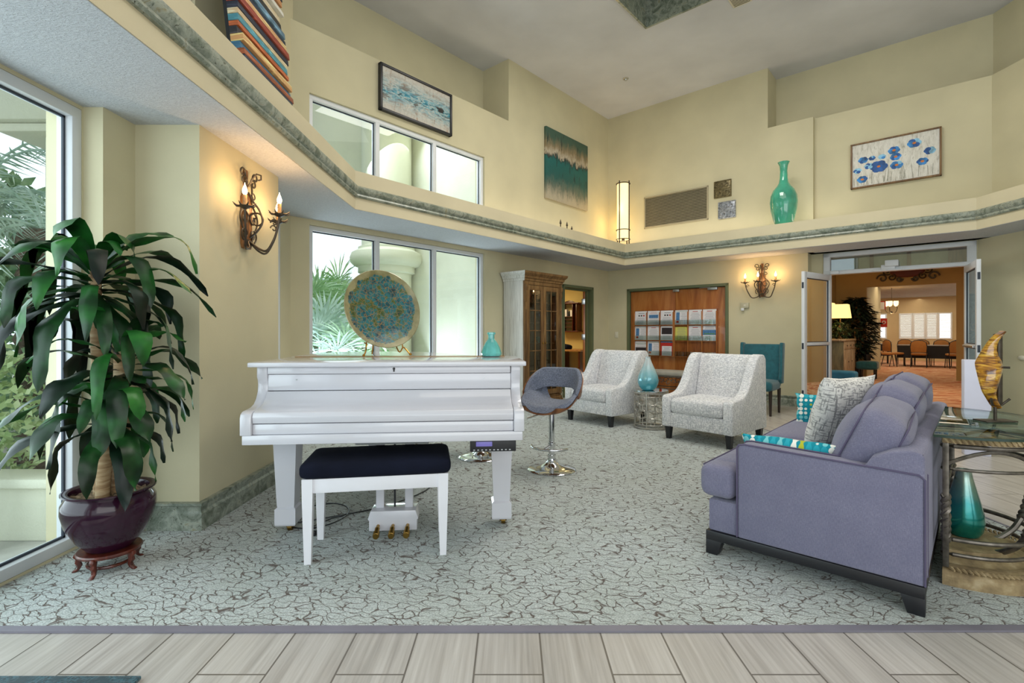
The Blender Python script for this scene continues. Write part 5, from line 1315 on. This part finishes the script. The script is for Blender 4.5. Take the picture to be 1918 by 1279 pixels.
def flyer(label, side, c, rr, kind, hh_=.27, up=0, tall=1):
    x0, x1 = (sA0, sA1) if side == 0 else (sB0, sB1); w = (x1-x0)/3; h = (zA1-zA0)/3
    cx = x0+(c+.5)*w; z0 = zA0+(2-rr)*h+.015+up; H_ = hh_; W_ = w*.46
    mb = MB(); mb.mi = 1 if kind == 'yellow' else 0; mb.box(-W_, W_, 0, .003, 0, H_)
    def R_(u0, u1, v0, v1, m): mb.mi = m; mb.f([mb.v(p) for p in ((-W_+2*W_*u0, -.001-.0002*m, H_*v0), (-W_+2*W_*u1, -.001-.0002*m, H_*v0), (-W_+2*W_*u1, -.001-.0002*m, H_*v1), (-W_+2*W_*u0, -.001-.0002*m, H_*v1))])
    def lines(v0, v1, u0=.12, u1=.88, n=5, m=2):
        for k in range(n): v = v0+(v1-v0)*k/max(1, n-1); o = (k*37 % 11)/100; R_(u0+o, u1-o, v, v+.018, m)
    if kind == 'text': lines(.12, .75, n=9); R_(.3, .7, .86, .9, 3)
    elif kind == 'photo': R_(.12, .88, .48, .72, 5); lines(.1, .4, n=5); lines(.8, .9, .2, .8, 2, 3)
    elif kind == 'left': R_(.08, .36, .30, .85, 5); R_(.1, .3, .12, .26, 3); lines(.3, .8, .45, .92, 7); R_(.05, .95, .92, .94, 6)
    elif kind == 'icons':
        for u in (.3, .5, .7): R_(u, u+.12, .62, .72, 4 if u < .6 else 3)
        lines(.12, .5, n=6); R_(.3, .8, .82, .86, 2)
    elif kind == 'redbox': R_(.08, .92, .42, .88, 4); R_(.2, .8, .54, .78, 3); lines(.1, .32, n=4)
    elif kind == 'redtop': R_(.0, 1, .68, 1, 3); R_(.0, .1, .0, .7, 3); R_(.9, 1, 0, .7, 3); lines(.1, .58, .2, .8, 7); R_(.0, 1, .92, 1, 5)
    elif kind == 'beach': R_(.0, 1, .38, .72, 5); R_(.1, .9, .42, .5, 6); lines(.76, .95, n=4); lines(.08, .3, n=4)
    elif kind == 'yellow': lines(.12, .88, n=11, m=2)
    elif kind == 'purple': R_(.05, .95, .3, .55, 4); R_(.05, .95, .8, .83, 6); lines(.62, .72, n=2)
    p = RW(cx, -.035, z0); o = mb.build('paper_flyer', PM, loc=p, rot=(math.radians(-3), 0, ROT_R)); tag(o, label, 'flyer', 'flyers in the door racks')
rows_ = [(0, 0, 0, 'icons', 'white flyer in the top left pocket of the left rack'), (0, 1, 0, 'photo', 'white flyer with blue photo in the top middle pocket, left rack'), (0, 2, 0, 'icons', 'white flyer with round icons in the top right pocket, left rack'),
         (0, 0, 1, 'left', 'flyer with red picture column in the middle row, far left pocket'), (0, 1, 1, 'text', 'plain printed flyer in the centre pocket of the left rack'), (0, 2, 1, 'redbox', 'flyer with red sign on black square, left rack middle row'),
         (0, 0, 2, 'purple', 'flyer with dark band in the bottom left pocket, left rack'), (0, 1, 2, 'left', 'flyer with side photo in the bottom middle pocket, left rack'), (0, 2, 2, 'redtop', 'red topped flyer in the bottom right pocket of the left rack'),
         (1, 0, 0, 'left', 'flyer with blue picture column, top left pocket of right rack'), (1, 1, 0, 'text', 'long text sheet in the top middle pocket of right rack'), (1, 2, 0, 'text', 'text sheet in the top right pocket of right rack'),
         (1, 0, 1, 'yellow', 'yellow flyer in the right rack'), (1, 1, 1, 'text', 'text sheet in the middle pocket of right rack'), (1, 2, 1, 'beach', 'flyer with blue beach photo in the right rack')]
for sd, c, rr, kd, lb in rows_: flyer(lb, sd, c, rr, kd, .268 if kd != 'yellow' else .25)
# switches and small devices
def plate_sw(label, px, py, w, h, rot, on=on_right, W_=RW, d=.012, m=None, name='light_switch'):
    s, z = on(px, py); r = thing(name, label, 'switch', W_(s, 0, z), rot); MB().rbox(-w/2, w/2, -d, 0, -h/2, h/2, .003).build('plate', m or M_PLASTIC, r)
    MB().rbox(-w*.12, w*.12, -d-.006, -d, -h*.14, h*.14, .002).build('toggle', M_PLASTIC, r); return r
plate_sw('ivory light switch beside the flyer doors near the corner', 1155, 627, .075, .12, ROT_R)
r = plate_sw('grey motion sensor box under the right wall sconce', 1396, 572, .13, .09, ROT_R, d=.04, m=flat('grey_sensor', 'B8B49C', .5), name='wall_sensor'); r['category'] = 'sensor'
MB().rbox(-.06, -.01, -.05, -.01, -.09, -.045, .006).build('sensor_eye', M_WHITEF, r)
r = thing('thermostat', 'small oval wall device on the right wall beyond the glass table', 'thermostat', (6.34, (6.34*940)/(1914-959), H+(622-670)*6.24/940), -PI/2); MB().ell((0, 0, 0), .05, .02, .03, 14).build('cover', M_PLASTIC, r)
# door mat
mb = MB(); mb.rbox(-2.35, -1.28, .2, 1.735, .001, .014, .004)
tag(mb.build('door_mat', tweed('dark_teal_mat', '2F5560', '3D6A78', '10181E', 40)), 'dark teal door mat at the bottom left on the tile floor', 'mat')

# ---- teal side chair (wing back)
def tealchair(label, loc, rotz):
    r = thing('wing_side_chair', label, 'chair', loc, rotz)
    MB().soft((0, .24, .42), .54, .50, .14, .05, (0, 0, .02), 12).build('seat', M_TEAL, r)
    MB().prism([(.43, .40), (.46, .52), (.52, 1.0), (.535, 1.02), (.59, 1.02), (.60, 1.0), (.53, .40)], -.26, .26, 'x', .012).build('backrest', M_TEAL, r)
    for x0, x1 in ((-.30, -.255), (.255, .30)): MB().prism([(.38, .50), (.43, .62), (.455, 1.01), (.47, 1.045), (.59, 1.04), (.60, 1.0), (.53, .44), (.42, .44)], x0, x1, 'x', .012).build('wing', M_TEAL, r)
    for x, y in ((-.24, .04), (.24, .04), (-.24, .50), (.24, .50)):
        mb = MB(); mb.tube([(x, y, 0), (x, y, .37)], [.016, .026], 4); mb.build('leg', flat('dark_espresso_wood', '241814', .4), r, sharp=15)
    return r
q = Vector((3.65, 7.14, 0))-Vector((V[0], V[1], 0))*.24; tealchair('teal wingback side chair against the wall left of the glass doors', (q.x, q.y-.03, 0), ROT_R)
# ---- metal scroll bench by the flyer doors
b0 = RW(1.60, -.62, 0); bb = thing('scroll_bench', 'wrought iron bench with pale grey cushion in front of the flyer doors', 'bench', b0, ROT_R)
MB().soft((0, 0, .48), .95, .38, .09, .035, (0, 0, .01), 10).build('cushion', flat('pale_grey_cushion', 'A8A69C', .9), bb)
for sg in (-1, 1):
    mb = MB(); x = sg*.50
    for y in (-.19, .19): mb.tube([(x*.95, y, 0), (x*.93, y, .43), (x*1.0, y, .52), (x*1.03, y, .60)], .010, 8)
    mb.tube([(x*1.03, -.19, .6), (x*1.03, .19, .6)], .01, 8); mb.build('side_frame', M_PEWTER, bb)
mb = MB()
for y in (-.19, .19):
    mb.tube([(-.47, y, .43), (.47, y, .43)], .010, 8); mb.tube([(-.47, y, .22), (.47, y, .22)], .008, 8)
    for k in range(4):
        cx = -.34+k*.225; mb.tube([(x, y, z) for x, z in spiral(cx-.04, .33, .055, .012, .5, 7)], .006, 6); mb.tube([(x, y, z) for x, z in spiral(cx+.06, .35, .045, .012, 3.6, -3)], .006, 6)
mb.build('scroll_apron', M_PEWTER, bb)

# ---- hall objects
cbn = thing('painted_cabinet', 'weathered green grey cabinet with light front inside the hall', 'cabinet', RW(2.90, 4.56, .004), ROT_R)
M_GC = wood('weathered_green_wood', '3E4234', '5F6250', '77785F', (10, 10, 2), .6, 0); M_LC = wood('weathered_light_wood', '7A6A54', 'A8977C', 'C2B59C', (14, 14, 2), .6, 0)
MB().rbox(0, .55, 0, 1.6, .08, .99, .006).build('body', M_GC, cbn); MB().rbox(-.02, .59, -.03, 1.63, .99, 1.03, .008).build('top', M_LC, cbn); MB().rbox(.0, .54, .03, 1.57, 0, .08, .004).build('plinth', M_GC, cbn)
MB().rbox(.55, .562, .0, 1.6, .08, .99, .003).build('front_frame', M_LC, cbn)
for k in range(3):
    y0 = .06+k*.5
    o = MB().rbox(.560, .575, y0, y0+.46, .80, .96, .004).build('drawer', M_LC, cbn); MB().ell((.585, y0+.23, .88), .014, .014, .014, 8).build('knob', M_IRON, o)
    o = MB().rbox(.560, .575, y0, y0+.46, .12, .77, .004).rbox(.572, .58, y0+.06, y0+.40, .18, .71, .004).build('door', M_LC, cbn); MB().ell((.588, y0+.40, .5), .014, .014, .014, 8).build('knob', M_IRON, o)
def lamp(label, s, n):
    r = thing('table_lamp', label, 'lamp', RW(s, n, 1.036), ROT_R, 'lamps on the hall cabinet')
    MB().lathe([(.08, 0), (.085, .015), (.04, .03), (.03, .06), (.06, .14), (.07, .22), (.05, .30), (.02, .36), (.012, .50)], 20).build('base', M_IRON, r)
    mb = MB(); mb.grid([[(sx*w, sy*w, z) for sx, sy in ((-1, -1), (1, -1), (1, 1), (-1, 1))] for w, z in ((.21, .52), (.17, .86))], False, True); mb.build('lamp_shade', M_LAMPSH, r, sharp=20)
    point('table_lamp_light', RW(s, n, 1.8), 6, 'FFCB80', .08)
lamp('table lamp with square cream shade, nearer one on the hall cabinet', 3.02, 5.0); lamp('table lamp with square cream shade beside the indoor tree', 3.20, 5.85)
def foliage_plant(name, label, cat, loc, h0, h1, rx, n, ls, mat, seed, pot=True, stem=True):
    rd = random.Random(seed); r = thing(name, label, cat, loc, 0)
    if pot: MB().lathe([(.12, 0), (.17, .02), (.2, .25), (.21, .28), (.18, .28), (.16, .24)], 20).build('pot', M_DARKC, r)
    if stem: MB().cyl(0, 0, .1, (h0+h1)/2, .02, n=8).build('stem', M_BARK, r)
    mb = MB()
    for k in range(n):
        z = rd.uniform(h0, h1); t = (z-h0)/(h1-h0); rr = rx*math.sin(PI*(.15+.8*t))*rd.uniform(.3, 1); a = rd.uniform(0, 2*PI)
        p = Vector((rr*math.cos(a), rr*math.sin(a), z)); d = Vector((math.cos(a)+rd.uniform(-.5, .5), math.sin(a)+rd.uniform(-.5, .5), rd.uniform(-.7, .5))).normalized()
        sd = d.cross(Vector((0, 0, 1))).normalized()*ls*.16; l = ls*rd.uniform(.7, 1.3)
        mb.f([mb.v(p), mb.v(p+d*l*.5+sd), mb.v(p+d*l-Vector((0, 0, l*.2))), mb.v(p+d*l*.5-sd)])
    mb.build('foliage', mat, r); return r
foliage_plant('indoor_tree', 'dark leafy indoor tree behind the hall cabinet', 'plant', RW(3.38, 6.86, .004), .55, 2.10, .45, 1300, .22, flat('very_dark_foliage', '16261A', .5, var=.5, nscale=9), 3)
foliage_plant('cabinet_plant', 'small green plant under the lamps on the hall cabinet', 'plant', RW(3.26, 5.30, 1.036), .05, .42, .22, 260, .13, flat('dark_green_foliage', '2A4428', .5, var=.5, nscale=9), 5, False, False)
def ottoman(label, loc, rotz, w, d, h, m):
    r = thing('upholstered_ottoman', label, 'ottoman', loc, rotz); MB().soft((0, 0, h-.10), w, d, .2, .05, (0, 0, .015), 10).build('seat', m, r)
    for x in (-1, 1):
        for y in (-1, 1): MB().cyl(x*(w/2-.06), y*(d/2-.06), 0, h-.18, .018, .024, 8).build('leg', M_BLACKP, r)
ottoman('blue upholstered ottoman with dark legs just inside the hall', RW(3.62, 2.75, .004), ROT_R, .62, .45, .42, M_TEAL2)
ottoman('dark teal ottoman beside the corridor wall in the hall', RW(3.68, 6.55, .004), ROT_R, .45, .45, .45, M_TEAL)
MB_ = MB(); mb = MB(); mb.rbox(-.06, .06, -.05, .05, 0, .16, .01)
tag(mb.build('small_black_box', M_BLACKP, loc=RW(3.68, 6.55, .475)), 'small black box resting on the dark teal ottoman', 'box')
# medallion over the hall opening
md = thing('scroll_medallion', 'dark iron scroll medallion with red centre above the dining opening', 'wall decoration', RW(4.43, 7.455, 2.78), ROT_R)
for sg in (-1, 1):
    mb = MB()
    for cx, cz, r_, a0 in ((.52, -.16, .12, 0), (.32, -.14, .09, 2), (.42, .02, .10, 4), (.62, .08, .08, 1), (.16, -.20, .07, 3)):
        mb.tube([(sg*x, -.03, z) for x, z in spiral(cx, cz, r_, .02, a0, a0+7.5)], .018, 6)
    mb.build('scroll', M_IRON, md)
MB().ell((0, -.02, 0), .36, .03, .16, 20).build('red_centre', flat('dark_red_panel', '5E1A14', .5), md)
# corridor sign, dining lights, windows
sg_ = thing('fire_extinguisher_sign', 'red square wall sign with white symbol on the corridor wall end', 'sign', RW(3.56, 10.8, 1.50), ROT_R)
MB().rbox(0, .17, -.01, .01, -.14, .14, .003).build('panel', M_RED, sg_); MB().tube([(.085+.04*math.cos(a), -.014, .01+.045*math.sin(a)) for a in [2*PI*k/14 for k in range(14)]], .010, 6, True).build('symbol', M_PAP, sg_)
ex = thing('exit_sign', 'small red framed sign high on the corridor wall', 'sign', RW(3.56, 10.8, 2.06), ROT_R); MB().rbox(.0, .13, -.01, .01, -.13, .13, .003).build('panel', M_PAP, ex); MB().rbox(.10, .13, -.014, .012, -.13, .13, .003).rbox(0, .13, -.014, .012, .10, .13, .003).build('red_edge', M_RED, ex)
ch = thing('chandelier', 'small iron chandelier with lit frosted bowls in the dining room', 'chandelier', RW(3.78, 11.6, 1.80), 0)
mb = MB(); mb.cyl(0, 0, .28, .86, .008, n=8); mb.ell((0, 0, .05), .03, .03, .05, 10)
for k in range(5):
    a = 2*PI*k/5; mb.tube(spline([(0, 0, .02), (.12*math.cos(a), .12*math.sin(a), .05), (.18*math.cos(a), .18*math.sin(a), .18), (.16*math.cos(a), .16*math.sin(a), .24)], 5), .008, 6)
mb.build('frame', M_IRON, ch)
for k in range(5):
    a = 2*PI*k/5; MB().lathe([(.02, 0), (.06, .04), (.07, .12), (.065, .17)], 14, (.14*math.cos(a), .14*math.sin(a), .25), cap=False).build('glass_shade', flat('lit_frosted_shade', 'FFE9C0', .5, emit='FFDFA0', es=2.5, var=0), ch)
point('chandelier_light', RW(3.78, 11.6, 1.75), 12, 'FFD9A0', .1)
M_SHUT = flat('white_shutter', 'E8E6DA', .5, emit='F4FAFF', es=.12, var=.01); M_SHUTL = flat('daylight_behind_shutter', 'F4FAFF', .5, emit='F0F8FF', es=1.5, var=0)  # faint emission on frame and louvres stands in for daylight through the slats
def shutter(label, s0, s1, n_, z0=.92, z1=2.0, lit=0):
    r = thing('shuttered_window', label, 'window', RW(s0, n_, 0), ROT_R); W_ = s1-s0
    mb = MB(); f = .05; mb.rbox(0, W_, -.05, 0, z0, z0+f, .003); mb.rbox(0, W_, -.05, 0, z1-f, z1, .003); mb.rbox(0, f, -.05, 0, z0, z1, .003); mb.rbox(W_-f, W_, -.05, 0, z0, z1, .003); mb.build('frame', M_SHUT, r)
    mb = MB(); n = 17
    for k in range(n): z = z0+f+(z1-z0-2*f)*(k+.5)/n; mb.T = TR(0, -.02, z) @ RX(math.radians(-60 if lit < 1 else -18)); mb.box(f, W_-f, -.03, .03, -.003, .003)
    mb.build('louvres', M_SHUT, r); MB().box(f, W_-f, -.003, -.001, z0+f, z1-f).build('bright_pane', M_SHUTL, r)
xs = [on_right(px, 600, 17.95)[0] for px in (1684, 1710, 1734, 1757, 1784)]
for k in range(4): shutter(('leftmost', 'second from left', 'third from left', 'rightmost and brightest')[k]+' of the four white shuttered panels in the dining room', xs[k], xs[k+1]-.01, 17.98, lit=1 if k == 3 else 0)
xa = on_right(1640, 600, 17.95)[0]; xb = on_right(1661, 600, 17.95)[0]; shutter('narrow shuttered window at the left of the dining room', xa, xb, 17.98, lit=1)
# dining tables and chairs
M_TAN = flat('tan_chair_fabric', 'B07A3E', .8, var=.06)
def dtable(label, s, n_, w, d):
    r = thing('banquet_table', label, 'table', RW(s, n_, .004), ROT_R)
    MB().rbox(-w/2, w/2, -d/2, d/2, .72, .75, .006).build('table_top', flat('grey_table_top', '7E7A74', .4), r)
    mb = MB(); rows = []; P = []
    for k in range(80):
        t = k/80*2*(w+d); 
        if t < w: p = (-w/2+t, -d/2)
        elif t < w+d: p = (w/2, -d/2+t-w)
        elif t < 2*w+d: p = (w/2-(t-w-d), d/2)
        else: p = (-w/2, d/2-(t-2*w-d))
        P.append(p)
    mb.grid([[(x*(k_+.012*math.sin(i*2.3)*(z < .5)), y*(k_+.012*math.cos(i*2.1)*(z < .5)), z) for i, (x, y) in enumerate(P)] for k_, z in ((.99, .72), (.98, .4), (.99, .30))], False, True); mb.build('table_skirt', flat('charcoal_skirt', '22262C', .9), r); 
    for x in (-.4, .4): MB().cyl(x*w, 0, 0, .72, .03, n=10).build('leg', M_BLACKP, r)
def dchair():
    r = thing('banquet_chair', 'tan', 'chair', RW(4.4, 12.5, .004), ROT_R, 'banquet chairs around the dining tables')
    MB().soft((0, 0, .45), .44, .42, .07, .03, (0, 0, .01), 8).build('seat', M_TAN, r)
    mb = MB(); o = [(-.20, .52), (-.215, .70), (-.19, .84), (-.10, .90), (0, .91), (.10, .90), (.19, .84), (.215, .70), (.20, .52)]; mb.prism(o, -.255, -.215, 'y', .006); mb.build('backrest', M_TAN, r)
    mb = MB(); mb.tube([(-.215, -.19, .42)]+[(x*1.05, -.235, z+.01) for x, z in o]+[(.215, -.19, .42)], .012, 6); mb.build('back_frame', M_BLACKP, r)
    for x, y, dx, dy in ((-.2, -.19, -.01, -.10), (.2, -.19, .01, -.10), (-.2, .19, -.01, .06), (.2, .19, .01, .06)): MB().tube([(x, y, .43), (x+dx, y+dy, 0)], .012, 6).build('leg', M_BLACKP, r)
    return r
dtable('long dark skirted banquet table in the dining room', 4.75, 13.55, 1.9, .8); dtable('second dark skirted table further left in the dining room', 3.0, 14.9, 1.0, .8)
c0 = dchair(); spots = [(4.42, 12.95, 0, 'tan banquet chair seen from behind, nearest the long dark table'), (3.72, 13.15, -.9, 'tan banquet chair turned at the left end of the long table'), (5.35, 12.95, .25, 'tan banquet chair at the right of the long table, half behind the opening'),
    (3.55, 12.75, -1.3, 'banquet chair standing apart left of the long table'), (3.95, 14.20, PI, 'leftmost chair on the far side of the long table'), (4.45, 14.22, PI+.1, 'second chair on the far side of the long table'), (4.95, 14.20, PI-.1, 'third chair on the far side of the long table'), (5.45, 14.20, PI, 'rightmost chair on the far side of the long table'), (3.15, 14.2, -.6, 'tan banquet chair in front of the second skirted table')]
for i, (s, n_, a, lb) in enumerate(spots):
    p = RW(s, n_, .004)
    if i == 0: c0.location = p; c0.rotation_euler = (0, 0, ROT_R+a); c0['label'] = lb
    else: dup(c0, p, ROT_R+a, lb)
# ---- office objects
RO = ROT_L-PI/2
sh = thing('wall_shelf_unit', 'dark cherry wall shelf with pigeonholes seen through the office door', 'shelf', LW(4.5, 1.80, 1.20), RO)
w_, h_ = .46, .70
mb = MB(); mb.rbox(-.03, w_+.10, -.16, .09, h_-.03, h_, .004); mb.rbox(-.03, w_+.08, -.14, .09, 0, .03, .004); mb.rbox(0, .03, -.13, .09, 0, h_, .003); mb.rbox(w_*.78, w_*.82, -.13, .09, 0, h_, .003); mb.rbox(w_, w_+.03, -.13, .09, 0, h_, .003)
for k in (.16, .30, .42, .52): mb.rbox(.02, w_*.8, -.12, .09, h_*k, h_*k+.012, .002)
mb.prism([(0, h_), (w_*.8, h_), (w_*.6, h_+.05), (w_*.4, h_+.065), (w_*.2, h_+.05)], .0, .03, 'y', .002)
mb.build('carcass', M_CHERRY, sh)
for k, (dx, w, h, m, lb) in enumerate(((.05, .12, .17, M_PAP, 'white binder on the office shelf'), (.20, .04, .13, M_DARKC, 'dark small bottle on the office shelf'), (.27, .06, .15, M_PAP, 'narrow white booklet on the office shelf'))):
    tag(MB().rbox(0, w, -.05, .03, 0, h, .004).build(('ring_binder', 'small_bottle', 'booklet')[k], m, loc=LW(4.47, 1.80-dx, 1.20+h_*.52+.013), rotz=RO), lb, ('binder', 'bottle', 'booklet')[k])
dk = thing('office_desk', 'brown wooden desk inside the office', 'desk', LW(4.15, 1.75, .004), RO)
MB().rbox(-.5, .9, -.3, .4, .76, .80, .008).build('desk_top', wood('tan_desk_wood', '8F6638', 'B8864E', 'C89A62', (6, 6, 1), .4, .2), dk); MB().rbox(-.48, .12, -.28, .38, .0, .76, .005).build('pedestal', M_CHERRY, dk); MB().rbox(.82, .87, -.28, .38, .0, .76, .005).build('side_panel', M_CHERRY, dk)
tag(MB().soft((0, 0, .10), .20, .18, .2, .08, (0, 0, 0), 8, .01).build('stuffed_bag', flat('pale_plush', 'CFC0B0', .9), loc=LW(4.2, 1.72, .809), rotz=RO), 'pale soft bag lying on the office desk', 'bag')
tag(MB().soft((0, 0, .09), .12, .12, .18, .05, (0, 0, 0), 8).build('red_pouch', flat('red_cloth', 'A82222', .9), loc=LW(4.2, 1.92, .809), rotz=RO), 'red pouch at the left on the office desk', 'pouch')
tag(MB().soft((0, 0, .05), .34, .22, .1, .04, (0, 0, .02), 8, .01).build('dark_cloth', M_BLACKF, loc=LW(4.0, 1.40, .809), rotz=RO), 'dark folded cloth on the office desk', 'cloth')
